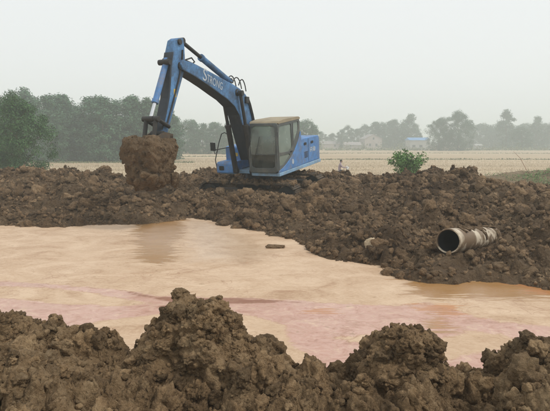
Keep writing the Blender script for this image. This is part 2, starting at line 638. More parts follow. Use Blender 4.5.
def scatter(name, P, S, protos_, label, parent=None):
    """clods beyond counting: one object whose points carry a clod each"""
    n = len(P)
    me = bpy.data.meshes.new(name)
    me.vertices.add(n)
    me.vertices.foreach_set('co', np.ascontiguousarray(P, np.float32).ravel())
    me.attributes.new('scl', 'FLOAT', 'POINT').data.foreach_set('value', S.astype(np.float32))
    me.attributes.new('rot', 'FLOAT_VECTOR', 'POINT').data.foreach_set('vector', rng.uniform(0, 6.283, n * 3).astype(np.float32))
    me.attributes.new('pick', 'INT', 'POINT').data.foreach_set('value', rng.integers(0, len(protos_), n).astype(np.int32))
    o = link(name, me)
    ng = bpy.data.node_groups.new(name, 'GeometryNodeTree')
    ng.interface.new_socket('Geometry', in_out='INPUT', socket_type='NodeSocketGeometry')
    ng.interface.new_socket('Geometry', in_out='OUTPUT', socket_type='NodeSocketGeometry')
    gi, go = ng.nodes.new('NodeGroupInput'), ng.nodes.new('NodeGroupOutput')
    jn = ng.nodes.new('GeometryNodeJoinGeometry')
    for p in protos_:
        oi = ng.nodes.new('GeometryNodeObjectInfo')
        oi.inputs['Object'].default_value = p
        oi.inputs['As Instance'].default_value = True
        ng.links.new(oi.outputs['Geometry'], jn.inputs[0])
    ip = ng.nodes.new('GeometryNodeInstanceOnPoints')
    ng.links.new(gi.outputs[0], ip.inputs['Points'])
    ng.links.new(jn.outputs[0], ip.inputs['Instance'])
    ip.inputs['Pick Instance'].default_value = True

    def attr(nm, typ):
        a = ng.nodes.new('GeometryNodeInputNamedAttribute')
        a.data_type = typ
        a.inputs['Name'].default_value = nm
        return a.outputs['Attribute']
    ng.links.new(attr('pick', 'INT'), ip.inputs['Instance Index'])
    er = ng.nodes.new('FunctionNodeEulerToRotation')
    ng.links.new(attr('rot', 'FLOAT_VECTOR'), er.inputs[0])
    ng.links.new(er.outputs[0], ip.inputs['Rotation'])
    ng.links.new(attr('scl', 'FLOAT'), ip.inputs['Scale'])
    ng.links.new(ip.outputs[0], go.inputs[0])
    o.modifiers.new('clods', 'NODES').node_group = ng
    return tag(o, label, None, None, 'stuff')


# near clods: crumbly lumps all over the near bank
shp4, T4 = clod_shapes(4, 9, 300)
shp3, T3 = clod_shapes(3, 12, 400)
shp2, T2 = clod_shapes(2, 12, 500)
near_big = proto_objs(shp4, T4, M['soil_near'], 'earth_clod_shape')
near_small = proto_objs(shp2, T2, M['soil_near'], 'earth_crumb_shape', False)
far_big = proto_objs(shp3, T3, M['soil_far'], 'spoil_clod_shape')
far_small = proto_objs(shp2, T2, M['soil_far'], 'spoil_crumb_shape', False)


def near_spots(n, lim):
    cx, cy = rng.uniform(-3.3, 3.3, n), rng.uniform(2.7, 5.2, n)
    k = vnoise2(cx * 2.2, cy * 2.2, 177) + rng.random(n) * 1.0 > lim
    return cx[k], cy[k]


cx, cy = near_spots(2600, 0.45)
cs = 0.022 + 0.085 * rng.random(len(cx)) ** 2.4
P = np.stack([cx, cy, near_z(cx, cy) - cs * 0.1], -1)
scatter('earth_clods', P, cs, near_big, 'fist-sized brown earth clods strewn over the near bank')
cx, cy = near_spots(17000, 0.3)
cs = 0.0035 + 0.022 * rng.random(len(cx)) ** 4
P = np.stack([cx, cy, near_z(cx, cy) + cs * 0.25], -1)
scatter('earth_crumbs', P, cs, near_small, 'small brown earth crumbs sprinkled over the near bank')


def far_spots(n, lim):
    cx, cy = rng.uniform(-13.5, 13.5, n), rng.uniform(7.4, 23.0, n)
    _, s = far_base(cx, cy)
    k = (s > 0.02) & (np.abs(cx) < 0.56 * cy + 1.0)
    k &= vnoise2(cx * 0.9, cy * 0.9, 77) + rng.random(n) * 0.9 > lim
    yr = np.interp(cx, ridge[:, 0], ridge[:, 1])
    tp = (cx - PIPE_A[0]) * PIPE_D[0] + (cy - PIPE_A[1]) * PIPE_D[1]
    dp = np.hypot(cx - PIPE_A[0] - tp * PIPE_D[0], cy - PIPE_A[1] - tp * PIPE_D[1])
    k &= ~((dp < 0.27) & (tp > 0.0) & (tp < 2.4))
    return cx[k], cy[k], (cy[k] > yr[k] - 1.2)


def off_tracks(cx, cy):
    ex, ey = cx - EC[0], cy - EC[1]
    lx, ly = ex * -0.438 + ey * -0.899, ex * 0.899 - ey * 0.438
    return ~((np.abs(np.abs(lx) - 1.0) < 0.34) & (np.abs(ly) < 1.85))


cx, cy, top_ = far_spots(12000, 0.28)
k = off_tracks(cx, cy)
cx, cy, top_ = cx[k], cy[k], top_[k]
cs = (0.04 + 0.13 * rng.random(len(cx)) ** 3.2) * np.where(top_, 0.6, 1.0) * np.clip(cy / 13, 0.65, 1.1)
P = np.stack([cx, cy, far_z(cx, cy) - cs * 0.1], -1)
scatter('spoil_clods', P, cs, far_big, 'lumpy brown earth clods covering the far spoil bank')
cx, cy, top_ = far_spots(48000, 0.08)
k = off_tracks(cx, cy)
cx, cy = cx[k], cy[k]
cs = 0.018 + 0.038 * rng.random(len(cx)) ** 2.2
P = np.stack([cx, cy, far_z(cx, cy) + cs * 0.2], -1)
scatter('spoil_crumbs', P, cs, far_small, 'small earth crumbs littering the far spoil bank')

# the heaps that stand up from the near bank ---------------------------------
V6, T6 = ico(6)
ICO5 = ico(5)


def heap(name, base, rad, seed, label, prof, mat, amp=1.0, group=None):
    """prof: list of (height 0..1, width factor); rad = (rx, ry, rz)"""
    V6, T6 = ico(6) if rad[0] > 0.25 else ICO5
    t = (V6[:, 2] + 1) / 2
    w = np.interp(t, [p[0] for p in prof], [p[1] for p in prof])
    rr = np.sqrt(np.clip(1 - V6[:, 2] ** 2, 1e-6, 1))
    x = V6[:, 0] / rr * w * np.minimum(1, rr * 2.2)
    y = V6[:, 1] / rr * w * np.minimum(1, rr * 2.2)
    Q = np.stack([x * rad[0], y * rad[1], (t - 0.25) * rad[2] / 0.75], -1)
    nn = np.stack([V6[:, 0] / 1, V6[:, 1], V6[:, 2] * 0.8 + 0.1], -1)
    nn /= np.linalg.norm(nn, axis=1)[:, None]
    o = seed * 3.1
    a = 0.10 * vnoise3(Q[:, 0] * 3.2 + o, Q[:, 1] * 3.2, Q[:, 2] * 3.2, seed)
    a += 0.06 * vnoise3(Q[:, 0] * 9 + o, Q[:, 1] * 9, Q[:, 2] * 9, seed + 1)
    wq = Q + 0.02 * np.stack([vnoise3(Q[:, 0] * 14, Q[:, 1] * 14 + o, Q[:, 2] * 14, seed + k) for k in (2, 3, 4)], -1)
    a += 0.34 * (caps3(wq[:, 0] + o, wq[:, 1], wq[:, 2], 0.21, seed + 5) - 0.4) * 0.42
    a += 0.32 * (caps3(wq[:, 0] + o, wq[:, 1], wq[:, 2], 0.10, seed + 15) - 0.4) * 0.22
    a += 0.30 * (caps3(wq[:, 0] + o, wq[:, 1], wq[:, 2], 0.05, seed + 25) - 0.4) * 0.12
    a += 0.012 * vnoise3(Q[:, 0] * 45 + o, Q[:, 1] * 45, Q[:, 2] * 45, seed + 9)
    Q = Q + nn * (a * amp)[:, None]
    me = raw_mesh(name, Q, T6)
    smooth(me)
    ho_ = tag(link(name, me, mat, None, tuple(base)), label, 'earth heap', group)
    m_ = int(2600 * rad[0] * rad[2] / 0.25) + 60
    pk_ = rng.integers(0, len(Q), m_)
    sz = 0.0035 + 0.020 * rng.random(m_) ** 4
    cr = scatter('crumbs', Q[pk_] + nn[pk_] * (sz * 0.1)[:, None], sz, near_small, None)
    cr.parent = ho_
    m_ = int(300 * rad[0] * rad[2] / 0.25) + 8
    pk_ = rng.integers(0, len(Q), m_)
    sz = 0.015 + 0.055 * rng.random(m_) ** 2.5
    cr = scatter('clods', Q[pk_] - nn[pk_] * (sz * 0.25)[:, None], sz, near_big, None)
    cr.parent = ho_
    return ho_


def at_near(u, v, y):
    return at_y(u, v, y)


p = at_near(197, 352, 4.35)
heap('earth_heap', (p[0], p[1], p[2] - 0.05), (0.45, 0.42, 0.47), 11, 'tallest steep-sided earth heap standing on the near bank',
     [(0, 1.15), (0.25, 1.0), (0.45, 0.86), (0.7, 0.68), (0.88, 0.52), (1, 0.46)], M['soil_near'])
p = at_near(408, 358, 4.25)
heap('earth_heap', (p[0], p[1], p[2] - 0.05), (0.29, 0.32, 0.28), 23, 'rounded earth heap on the near bank right of the tallest one',
     [(0, 1.0), (0.25, 0.96), (0.5, 0.78), (0.75, 0.58), (1, 0.25)], M['soil_near'])
p = at_near(552, 372, 4.25)
heap('earth_heap', (p[0], p[1], p[2] - 0.05), (0.40, 0.36, 0.27), 37, 'earth heap cut off by the right edge of the frame',
     [(0, 1.0), (0.25, 0.98), (0.5, 0.85), (0.8, 0.55), (1, 0.3)], M['soil_near'])
p = at_near(53, 338, 4.45)
heap('earth_heap', (p[0], p[1], p[2] - 0.05), (0.13, 0.18, 0.20), 41, 'small pointed earth lump at the left of the near bank',
     [(0, 1.2), (0.25, 1.1), (0.5, 0.62), (0.8, 0.42), (1, 0.25)], M['soil_near'], 0.85)
p = at_near(31, 336, 4.45)
heap('earth_heap', (p[0], p[1], p[2] - 0.05), (0.13, 0.15, 0.17), 43, 'low knobbly earth lump left of the small pointed one',
     [(0, 1.2), (0.25, 1.1), (0.5, 0.9), (0.8, 0.6), (1, 0.3)], M['soil_near'], 0.85)
p = at_near(2, 342, 4.4)
heap('earth_heap', (p[0], p[1], p[2] - 0.05), (0.22, 0.2, 0.25), 47, 'earth lump at the very left edge of the near bank',
     [(0, 1.2), (0.25, 1.1), (0.5, 0.9), (0.8, 0.6), (1, 0.3)], M['soil_near'], 0.6)


def clod_thing(u, v, y, z, size, seed, label, mat, name='earth_clod', cat='earth clod', sub=4):
    V, T = ico(sub)
    o = seed * 5.7
    d = 0.30 * vnoise3(V[:, 0] * 1.5 + o, V[:, 1] * 1.5, V[:, 2] * 1.5, seed) + 0.2 * vnoise3(V[:, 0] * 3.5 + o, V[:, 1] * 3.5, V[:, 2] * 3.5, seed + 1)
    d += 0.35 * (caps3(V[:, 0] + o, V[:, 1], V[:, 2], 0.55, seed + 2) - 0.4)
    me = raw_mesh(name, V * (1 + d)[:, None] * np.array(size), T)
    smooth(me)
    q = at_y(u, v, y) if z is None else on_z(u, v, z)
    if z is None:                           # rests on the bank under it
        zf = near_z if y < 6 else far_z
        q[2] = float(zf(np.array([q[0]]), np.array([q[1]]))[0]) + 0.35 * size[2]
    return tag(link(name, me, mat, None, tuple(q)), label, cat)


clod_thing(263, 341, 4.72, None, (0.11, 0.09, 0.075), 3, 'dark earth clod on the crest beside the tallest heap', M['soil_near'])
clod_thing(280, 344, 4.7, None, (0.075, 0.07, 0.06), 4, 'lesser earth clod right beside the dark crest clod', M['soil_near'])
clod_thing(344, 350, 4.5, None, (0.05, 0.05, 0.06), 6, 'lone small clod poking up on the crest mid-bank', M['soil_near'])
clod_thing(275, 247.5, 0, ZW, (0.20, 0.12, 0.05), 5, 'flat wet clod lying out in the pale slurry', M['soil_far'])

# ------------------------------------------------------------------ slurry pond


def seg_sd(P, poly):
    """signed distance, + inside"""
    poly = np.asarray(poly, float)
    A, B = poly, np.roll(poly, -1, 0)
    d = np.full(len(P), 1e9)
    ins = np.zeros(len(P), bool)
    for a, b in zip(A, B):
        e = b - a
        w = P - a
        t = np.clip((w @ e) / (e @ e + 1e-12), 0, 1)
        d = np.minimum(d, np.linalg.norm(w - t[:, None] * e, axis=1))
        c1 = (a[1] <= P[:, 1]) != (b[1] <= P[:, 1])
        xx = a[0] + (P[:, 1] - a[1]) / (b[1] - a[1] + 1e-12) * e[0]
        ins ^= c1 & (P[:, 0] < xx)
    return np.where(ins, d, -d)


def px_poly(pts):
    return [on_z(u, v, ZW)[:2] for u, v in pts]


pink = px_poly([(-140, 279), (0, 281), (60, 285), (120, 291), (150, 295), (210, 298.5), (250, 299), (300, 301), (350, 304), (400, 305), (430, 303), (460, 312), (500, 322), (550, 326), (700, 330), (700, 400), (-140, 400)])
lobes = [px_poly(p) for p in (
    [(-100, 284), (0, 286), (60, 289), (120, 297), (150, 303), (110, 305), (60, 303), (0, 299), (-100, 296)],
    [(70, 327), (110, 320), (160, 314), (190, 311), (220, 313), (262, 318), (285, 326), (279, 335), (290, 344), (310, 352), (320, 365), (60, 365)],
    [(440, 338), (470, 330), (505, 334), (520, 345), (480, 352), (455, 362), (430, 352)],
    [(325, 337), (360, 332), (395, 338), (360, 341)])]
wet = [px_poly(p) for p in (  # smooth patches, also tinted with the bank's reflection
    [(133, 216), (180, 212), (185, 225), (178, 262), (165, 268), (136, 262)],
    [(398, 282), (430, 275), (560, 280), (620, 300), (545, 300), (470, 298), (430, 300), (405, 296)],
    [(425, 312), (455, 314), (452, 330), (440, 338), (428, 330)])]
glare = px_poly([(178, 218), (225, 222), (262, 240), (285, 252), (250, 268), (215, 262), (185, 262)])
orange = [px_poly(p) for p in (
    [(305, 308), (325, 309), (334, 315), (325, 317), (308, 312)],
    [(505, 283), (560, 284), (600, 300), (545, 296), (520, 290)],
    [(418, 302), (460, 306), (470, 316), (445, 326), (425, 318)])]
red = [px_poly(p) for p in (
    [(120, 291.5), (150, 296), (200, 298.5), (260, 299.5), (300, 302), (258, 303), (200, 305), (165, 301)],
    [(150, 304), (185, 305), (182, 309), (155, 306)])]
xs = np.arange(-17, 13, 0.085)
ys = np.arange(4.9, 17.5, 0.085)
X, Y = np.meshgrid(xs, ys)
PW = np.stack([X.ravel() + 0.10 * fbm2(X * 0.8, Y * 1.6, 201, 3).ravel(), Y.ravel() + 0.07 * fbm2(X * 0.8, Y * 1.6, 205, 3).ravel()], -1)
sc = lambda d, w: np.clip(0.5 + d / w, 0, 1)
aP = sc(seg_sd(PW, pink), 0.5)
for L in lobes:
    aP = np.minimum(aP, 1 - sc(seg_sd(PW, L), 0.35))
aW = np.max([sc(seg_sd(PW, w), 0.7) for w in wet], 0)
aG = sc(seg_sd(PW, glare), 1.6)
aO = np.max([sc(seg_sd(PW, w), 0.5) for w in orange], 0)
aR = np.max([sc(seg_sd(PW, w) + 0.02, 0.14) for w in red], 0)
Z = ZW + 0.006 * fbm2(X * 1.2, Y * 2.2, 211, 3)
me = grid_mesh('slurry_pond', xs, ys, X, Y, Z)
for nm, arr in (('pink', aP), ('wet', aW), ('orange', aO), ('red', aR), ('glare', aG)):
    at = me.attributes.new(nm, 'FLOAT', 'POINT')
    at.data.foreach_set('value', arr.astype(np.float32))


def slurry_mat():
    m, n, b = new_mat('slurry')
    g = N(n, 'NewGeometry').outputs['Position']
    mp = N(n, 'Mapping')
    mp.inputs['Scale'].default_value = (0.9, 1.1, 1)
    mp.inputs['Rotation'].default_value = (0, 0, 0.10)
    n.links.new(g, mp.inputs[0])
    sv = mp.outputs[0]
    wob = noise(n, 1.3, 5, 0.6, sv, 1.2)
    streak = noise(n, 4.5, 6, 0.7, sv, 1.5)
    fine = noise(n, 22, 5, 0.7, sv, 0.6)

    mq = N(n, 'Mapping')
    mq.inputs['Scale'].default_value = (0.7, 3.6, 1)
    mq.inputs['Rotation'].default_value = (0, 0, 0.06)
    n.links.new(g, mq.inputs[0])
    strk = noise(n, 2.2, 7, 0.66, mq.outputs[0], 0.9)

    def edge(attr, amt, lo, hi):
        a = N(n, 'Attribute', attribute_name=attr).outputs['Fac']
        x = math_n(n, 'ADD', a, math_n(n, 'MULTIPLY', math_n(n, 'SUBTRACT', streak if attr in ('pink', 'glare') else strk, 0.5), amt))
        return ramp(n, x, [(lo, (0, 0, 0)), (hi, (1, 1, 1))], 'EASE')
    f = math_n(n, 'ADD', math_n(n, 'MULTIPLY', wob, 0.6), math_n(n, 'MULTIPLY', fine, 0.4))
    cream = ramp(n, f, [(0.35, (0.38, 0.235, 0.135)), (0.45, (0.50, 0.345, 0.22)), (0.60, (0.60, 0.44, 0.30))])
    f2 = math_n(n, 'ADD', math_n(n, 'MULTIPLY', streak, 0.7), math_n(n, 'MULTIPLY', fine, 0.3))
    lilac = ramp(n, f2, [(0.36, (0.36, 0.18, 0.12)), (0.45, (0.49, 0.275, 0.205)), (0.54, (0.54, 0.335, 0.262)), (0.63, (0.61, 0.42, 0.29))])
    pk = edge('pink', 0.75, 0.42, 0.60)
    c = mix(n, pk, cream, lilac)
    rim = math_n(n, 'MULTIPLY', ramp(n, pk, [(0.0, (0, 0, 0)), (0.35, (1, 1, 1)), (0.8, (0, 0, 0))]), ramp(n, wob, [(0.45, (0, 0, 0)), (0.62, (0.75,) * 3)]))
    c = mix(n, rim, c, (0.30, 0.13, 0.075))
    c = mix(n, math_n(n, 'MULTIPLY', edge('wet', 2.2, 0.42, 0.72), 0.95), c, (0.34, 0.18, 0.06))  # orange-brown puts the mirrored bank into the base colour
    c = mix(n, math_n(n, 'MULTIPLY', edge('orange', 3.6, 0.50, 0.85), 0.85), c, (0.45, 0.20, 0.08))
    c = mix(n, math_n(n, 'MULTIPLY', edge('red', 1.8, 0.45, 0.75), 0.95), c, (0.25, 0.10, 0.05))
    # flow lines: thin warped bands of darker silt
    r1 = math_n(n, 'ABSOLUTE', math_n(n, 'SUBTRACT', noise(n, 1.1, 7, 0.58, sv, 2.2), 0.5))
    r2 = math_n(n, 'ABSOLUTE', math_n(n, 'SUBTRACT', noise(n, 2.7, 6, 0.6, sv, 1.6), 0.5))
    patch = ramp(n, noise(n, 0.45, 3, 0.5, g), [(0.40, (0, 0, 0)), (0.65, (1, 1, 1))])
    l1 = math_n(n, 'MULTIPLY', ramp(n, r1, [(0.0, (0.6,) * 3), (0.022, (0, 0, 0))]), patch)
    l2 = ramp(n, r2, [(0.0, (0.28,) * 3), (0.03, (0, 0, 0))])
    c = mix(n, l1, c, (0.31, 0.16, 0.09))
    c = mix(n, l2, c, (0.40, 0.25, 0.15))
    # thin dark scum flecks
    fl = noise(n, 9, 3, 0.6, sv, 0.4)
    c = mix(n, ramp(n, fl, [(0.66, (0, 0, 0)), (0.72, (0.6, 0.6, 0.6))]), c, (0.30, 0.19, 0.10))
    n.links.new(c, b.inputs['Base Color'])
    rw = edge('wet', 1.6, 0.35, 0.70)
    rg = edge('glare', 0.5, 0.35, 0.85)
    rp = pk
    ro = ramp(n, rw, [(0, (0.58,) * 3), (1, (0.24,) * 3)])
    ro = mix(n, math_n(n, 'MULTIPLY', rg, 0.8), ro, (0.22, 0.22, 0.22))
    ro = mix(n, math_n(n, 'MULTIPLY', rp, 0.8), ro, (0.2, 0.2, 0.2))
    n.links.new(ro, b.inputs['Roughness'])
    b.inputs['Specular IOR Level'].default_value = 0.4
    bump(n, b, math_n(n, 'ADD', math_n(n, 'MULTIPLY', noise(n, 14, 6, 0.65, sv, 0.5), 0.5), f2), 0.3, 0.02)
    return m


M['slurry'] = slurry_mat()
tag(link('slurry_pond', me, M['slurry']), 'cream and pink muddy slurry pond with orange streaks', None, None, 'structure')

# ------------------------------------------------------------------ mesh builder for made things


class MB:
    def __init__(self, org=(0, 0, 0)):
        self.v, self.f, self.org = [], [], np.array(org, float)

    def add(self, V, Fs, fn=None):
        k = len(self.v)
        for p in V:
            q = np.array(fn(p) if fn else p, float)
            self.v.append(q - self.org)
        self.f += [tuple(i + k for i in f) for f in Fs]
        return self

    def box(self, x0, x1, y0, y1, z0, z1, fn=None):
        V = [(x, y, z) for z in (z0, z1) for y in (y0, y1) for x in (x0, x1)]
        return self.add(V, [(0, 2, 3, 1), (4, 5, 7, 6), (0, 1, 5, 4), (2, 6, 7, 3), (0, 4, 6, 2), (1, 3, 7, 5)], fn)

    def prism(self, poly, lo, hi, fn):
        """poly: 2-D points; fn((a, b, c)) with c between lo and hi"""
        n = len(poly)
        V = [(a, b, lo) for a, b in poly] + [(a, b, hi) for a, b in poly]
        Fs = [tuple(range(n))[::-1], tuple(range(n, 2 * n))]
        Fs += [(i, (i + 1) % n, n + (i + 1) % n, n + i) for i in range(n)]
        return self.add(V, Fs, fn)

    def ring(self, outer, inner, lo, hi, fn):
        n = len(outer)
        V = [(*p, c) for c in (lo, hi) for p in outer] + [(*p, c) for c in (lo, hi) for p in inner]
        Fs = []
        for i in range(n):
            j = (i + 1) % n
            Fs += [(i, j, n + j, n + i), (2 * n + i, 3 * n + i, 3 * n + j, 2 * n + j), (i, 2 * n + i, 2 * n + j, j), (n + i, n + j, 3 * n + j, 3 * n + i)]
        return self.add(V, Fs, fn)

    def tube(self, pts, rad, sides=12, cap=True):
        pts = [np.array(p, float) for p in pts]
        rads = rad if hasattr(rad, '__len__') else [rad] * len(pts)
        V, Fs = [], []
        ref = None
        for i, p in enumerate(pts):
            d = pts[min(i + 1, len(pts) - 1)] - pts[max(i - 1, 0)]
            d = d / (np.linalg.norm(d) + 1e-9)
            if ref is None:
                ref = np.cross(d, (0, 0, 1)) if abs(d[2]) < 0.9 else np.cross(d, (1, 0, 0))
            a = ref - d * (ref @ d)
            a /= np.linalg.norm(a) + 1e-9
            ref = a
            b = np.cross(d, a)
            for k in range(sides):
                t = 2 * math.pi * k / sides
                V.append(p + rads[i] * (math.cos(t) * a + math.sin(t) * b))
        for i in range(len(pts) - 1):
            for k in range(sides):
                k2 = (k + 1) % sides
                Fs.append((i * sides + k, i * sides + k2, (i + 1) * sides + k2, (i + 1) * sides + k))
        if cap:
            Fs.append(tuple(range(sides))[::-1])
            Fs.append(tuple(range((len(pts) - 1) * sides, len(pts) * sides)))
        return self.add(V, Fs)

    def build(self, name, mat, parent=None, bevel=0.0, smooth_ang=None, seg=2):
        me = bpy.data.meshes.new(name)
        me.from_pydata([tuple(v) for v in self.v], [], self.f)
        bm = bmesh.new()
        bm.from_mesh(me)
        bmesh.ops.recalc_face_normals(bm, faces=bm.faces)
        bm.to_mesh(me)
        bm.free()
        o = link(name, me, mat, parent)
        if bevel:
            m = o.modifiers.new('bevel', 'BEVEL')
            m.width = bevel
            m.segments = seg
            m.limit_method = 'ANGLE'
            m.angle_limit = R(35)
        if smooth_ang:
            smooth(me)
            me.set_sharp_from_angle(angle=R(smooth_ang))
        return o


def plate(name, outer, holes, fn, thick, mat, parent, org):
    """flat plate with openings; fn maps (a, b, c) to world"""
    bm = bmesh.new()
    for lp in [outer] + holes:
        vs_ = [bm.verts.new((a, b, 0)) for a, b in lp]
        for i in range(len(vs_)):
            bm.edges.new((vs_[i], vs_[(i + 1) % len(vs_)]))
    bmesh.ops.triangle_fill(bm, use_beauty=True, edges=list(bm.edges), normal=(0, 0, 1))
    r = bmesh.ops.extrude_face_region(bm, geom=list(bm.faces))
    for v in r['geom']:
        if isinstance(v, bmesh.types.BMVert):
            v.co.z = thick
    for v in bm.verts:
        v.co = Vector(fn(v.co) - org)
    bmesh.ops.recalc_face_normals(bm, faces=bm.faces)
    me = bpy.data.meshes.new(name)
    bm.to_mesh(me)
    bm.free()
    o = link(name, me, mat, parent)
    m = o.modifiers.new('bevel', 'BEVEL')
    m.width, m.segments, m.limit_method = 0.012, 2, 'ANGLE'
    return o


def rrect(x0, x1, z0, z1, r, n=4):
    P = []
    for cx_, cz_, a0 in ((x1 - r, z1 - r, 0), (x0 + r, z1 - r, 90), (x0 + r, z0 + r, 180), (x1 - r, z0 + r, 270)):
        for i in range(n + 1):
            a = R(a0 + 90 * i / n)
            P.append((cx_ + r * math.cos(a), cz_ + r * math.sin(a)))
    return P


def rpoly(pts, r, n=3):
    """round the corners of a polygon"""
    out, k = [], len(pts)
    for i in range(k):
        p, a, b = np.array(pts[i], float), np.array(pts[i - 1], float), np.array(pts[(i + 1) % k], float)
        da, db = a - p, b - p
        la, lb = np.linalg.norm(da), np.linalg.norm(db)
        q = min(r, la * 0.45, lb * 0.45)
        s, e = p + da / la * q, p + db / lb * q
        for j in range(n + 1):
            t = j / n
            out.append(tuple((1 - t) ** 2 * s + 2 * t * (1 - t) * p + t * t * e))
    return out


# ------------------------------------------------------------------ the excavator
C0 = np.array([-0.38, 18.85, -0.14])
HEAD = R(26)
hd = np.array([-math.sin(HEAD), -math.cos(HEAD), 0])
lf = np.array([-hd[1], hd[0], 0])
TILT = R(6)
fx = hd * math.cos(TILT) + np.array([0, 0, -math.sin(TILT)])
uz = np.cross(fx, lf)
if uz[2] < 0:
    uz = -uz


def W(p):                                   # machine frame -> world
    z = p[2] if p[2] < 1.1 else 1.1 + (p[2] - 1.1) * 0.88
    return C0 + p[0] * fx + p[1] * lf + z * uz


def XZ(p):                                  # (x, z, y)
    return W((p[0], p[2], p[1]))


def YZ(xf):                                 # plane across the machine: (y, z, x offset), xf(z) front position
    return lambda p: W((xf(p[1]) + p[2], p[0], p[1]))


exc = empty('excavator', tuple(C0), 'muddy blue crawler excavator holding a full bucket over the pond', 'excavator')


def mb():
    return MB(C0)


# undercarriage: tracks run across the heading of the upper body
def track(xc):
    hw, rad, half = 0.25, 0.36, 1.38
    per = 4 * half + 2 * math.pi * rad
    m_ = mb()
    ns = 46

    def loop(s):
        s = s % per
        if s < 2 * half: return (-half + s, 2 * rad, 1, 0)
        s -= 2 * half
        if s < math.pi * rad:
            a = s / rad
            return (half + rad * math.sin(a), rad + rad * math.cos(a), math.cos(a), -math.sin(a))
        s -= math.pi * rad
        if s < 2 * half: return (half - s, 0, -1, 0)
        s -= 2 * half
        a = s / rad
        return (-half - rad * math.sin(a), rad - rad * math.cos(a), -math.cos(a), math.sin(a))
    for i in range(ns):
        y, z, ty, tz = loop(i * per / ns)
        ln = per / ns * 0.46

        def fn(p, y=y, z=z, ty=ty, tz=tz):
            ny, nz = -tz, ty
            return W((xc + p[1], y + p[0] * ty + p[2] * ny, z + p[0] * tz + p[2] * nz))
        m_.box(-ln, ln, -hw, hw, -0.015, 0.02, fn)
        for g in (-0.8, 0.0, 0.8):
            m_.box(ln * g - 0.008, ln * g + 0.008, -hw, hw, 0.018, 0.045, fn)
        m_.box(-ln * 1.05, ln * 1.05, -0.07, 0.07, -0.07, -0.012, fn)
    t = m_.build('track', M['track'], exc)
    fr = mb()
    fr.box(xc - 0.17, xc + 0.17, -1.15, 1.15, 0.22, 0.50, W)
    fr.build('track_frame', M['steel'], t, 0.03)
    for yy, nm in ((half, 'sprocket'), (-half, 'idler_wheel')):
        q = mb()
        q.tube([W((xc - 0.14, yy, rad)), W((xc + 0.14, yy, rad))], 0.29, 24)
        q.tube([W((xc - 0.2, yy, rad)), W((xc + 0.2, yy, rad))], 0.12, 16)
        q.build(nm, M['black'], t, 0.01)
    for k in range(6):
        q = mb()
        yy = -1.0 + 0.4 * k
        q.tube([W((xc - 0.15, yy, 0.13)), W((xc + 0.15, yy, 0.13))], 0.09, 14)
        q.build('roller', M['black'], t)


track(1.0)
track(-1.0)
# mud carried up on the tracks and caked on the deck edge
for xc, m_ in ((1.0, 260), (-1.0, 160)):
    yy_ = rng.uniform(-1.6, 1.6, m_)
    xx_ = xc + rng.uniform(-0.24, 0.24, m_)
    sz = 0.015 + 0.065 * rng.random(m_) ** 3
    pts = np.array([W((a_, b2_, 0.745 - 0.25 * max(0, abs(b2_) - 1.35) ** 1.5)) for a_, b2_ in zip(xx_, yy_)]) - C0
    scatter('track_mud', pts, sz, far_big, None).parent = exc
q = mb()
q.box(-0.8, 0.8, -0.55, 0.55, 0.35, 0.72, W)
q.tube([W((0, 0, 0.7)), W((0, 0, 1.0))], 0.52, 32)
q.build('car_body', M['black'], exc, 0.02)

# deck and house
q = mb()
q.prism(rpoly([(1.28, 0.26), (1.28, 1.24), (-1.9, 1.24), (-1.9, -1.05), (1.1, -1.0), (1.1, -0.42), (0.9, -0.42), (0.9, 0.26)], 0.08), 0.98, 1.08, W)
q.build('deck', M['blue_pale'], exc, 0.015)
q = mb()
q.prism(rpoly([(-0.42, 1.10), (-0.42, 2.02), (-0.62, 2.07), (-2.0, 2.05), (-2.08, 1.95), (-2.08, 1.10)], 0.06), 0.32, 1.25, XZ)
hood = q.build('engine_side_hood', M['blue'], exc, 0.035, None, 3)
q = mb()
q.prism(rpoly([(-0.42, 1.10), (-0.42, 1.78), (-1.0, 1.95), (-1.9, 1.93), (-1.9, 1.10)], 0.06), -1.0, 0.30, XZ)
q.build('engine_hood', M['blue'], exc, 0.03)
q = mb()
cw = [(-1.85, -1.12), (-2.25, -0.95), (-2.42, -0.5), (-2.46, 0.0), (-2.42, 0.5), (-2.32, 0.98), (-2.14, 1.22), (-2.09, 1.22), (-2.09, 0.3), (-1.92, 0.28), (-1.92, -1.12)]
q.prism(cw, 1.0, 1.93, W)
q.build('counterweight', M['cab_grey'], exc, 0.03)
# seams, slots, logo and round mark on the left hood
q = mb()
q.box(-1.06, -1.045, 1.251, 1.256, 1.14, 2.02, W)
q.build('panel_seam', M['black'], hood)
for xx in (-0.78, -1.38):
    q = mb()
    q.prism(rrect(xx - 0.11, xx + 0.11, 1.80, 1.90, 0.04), 1.248, 1.262, XZ)
    q.build('hood_handle', M['rubber'], hood)
q = mb()
for k in range(5):
    q.box(-0.98, -0.70, 1.250, 1.260, 1.32 + k * 0.05, 1.345 + k * 0.05, W)
q.build('vent_grille', M['black'], hood)
q = mb()
for (a0, a1, b0, b1) in ((-1.18, -1.23, 1.48, 1.66), (-1.18, -1.38, 1.62, 1.66), (-1.18, -1.36, 1.54, 1.575), (-1.33, -1.38, 1.48, 1.66), (-1.44, -1.49, 1.48, 1.66), (-1.44, -1.66, 1.60, 1.64), (-1.52, -1.57, 1.50, 1.68), (-1.60, -1.66, 1.48, 1.60), (-1.44, -1.66, 1.48, 1.51)):
    q.box(a1, a0, 1.250, 1.256, b0, b1, W)
q.build('hood_logo', M['white'], hood)
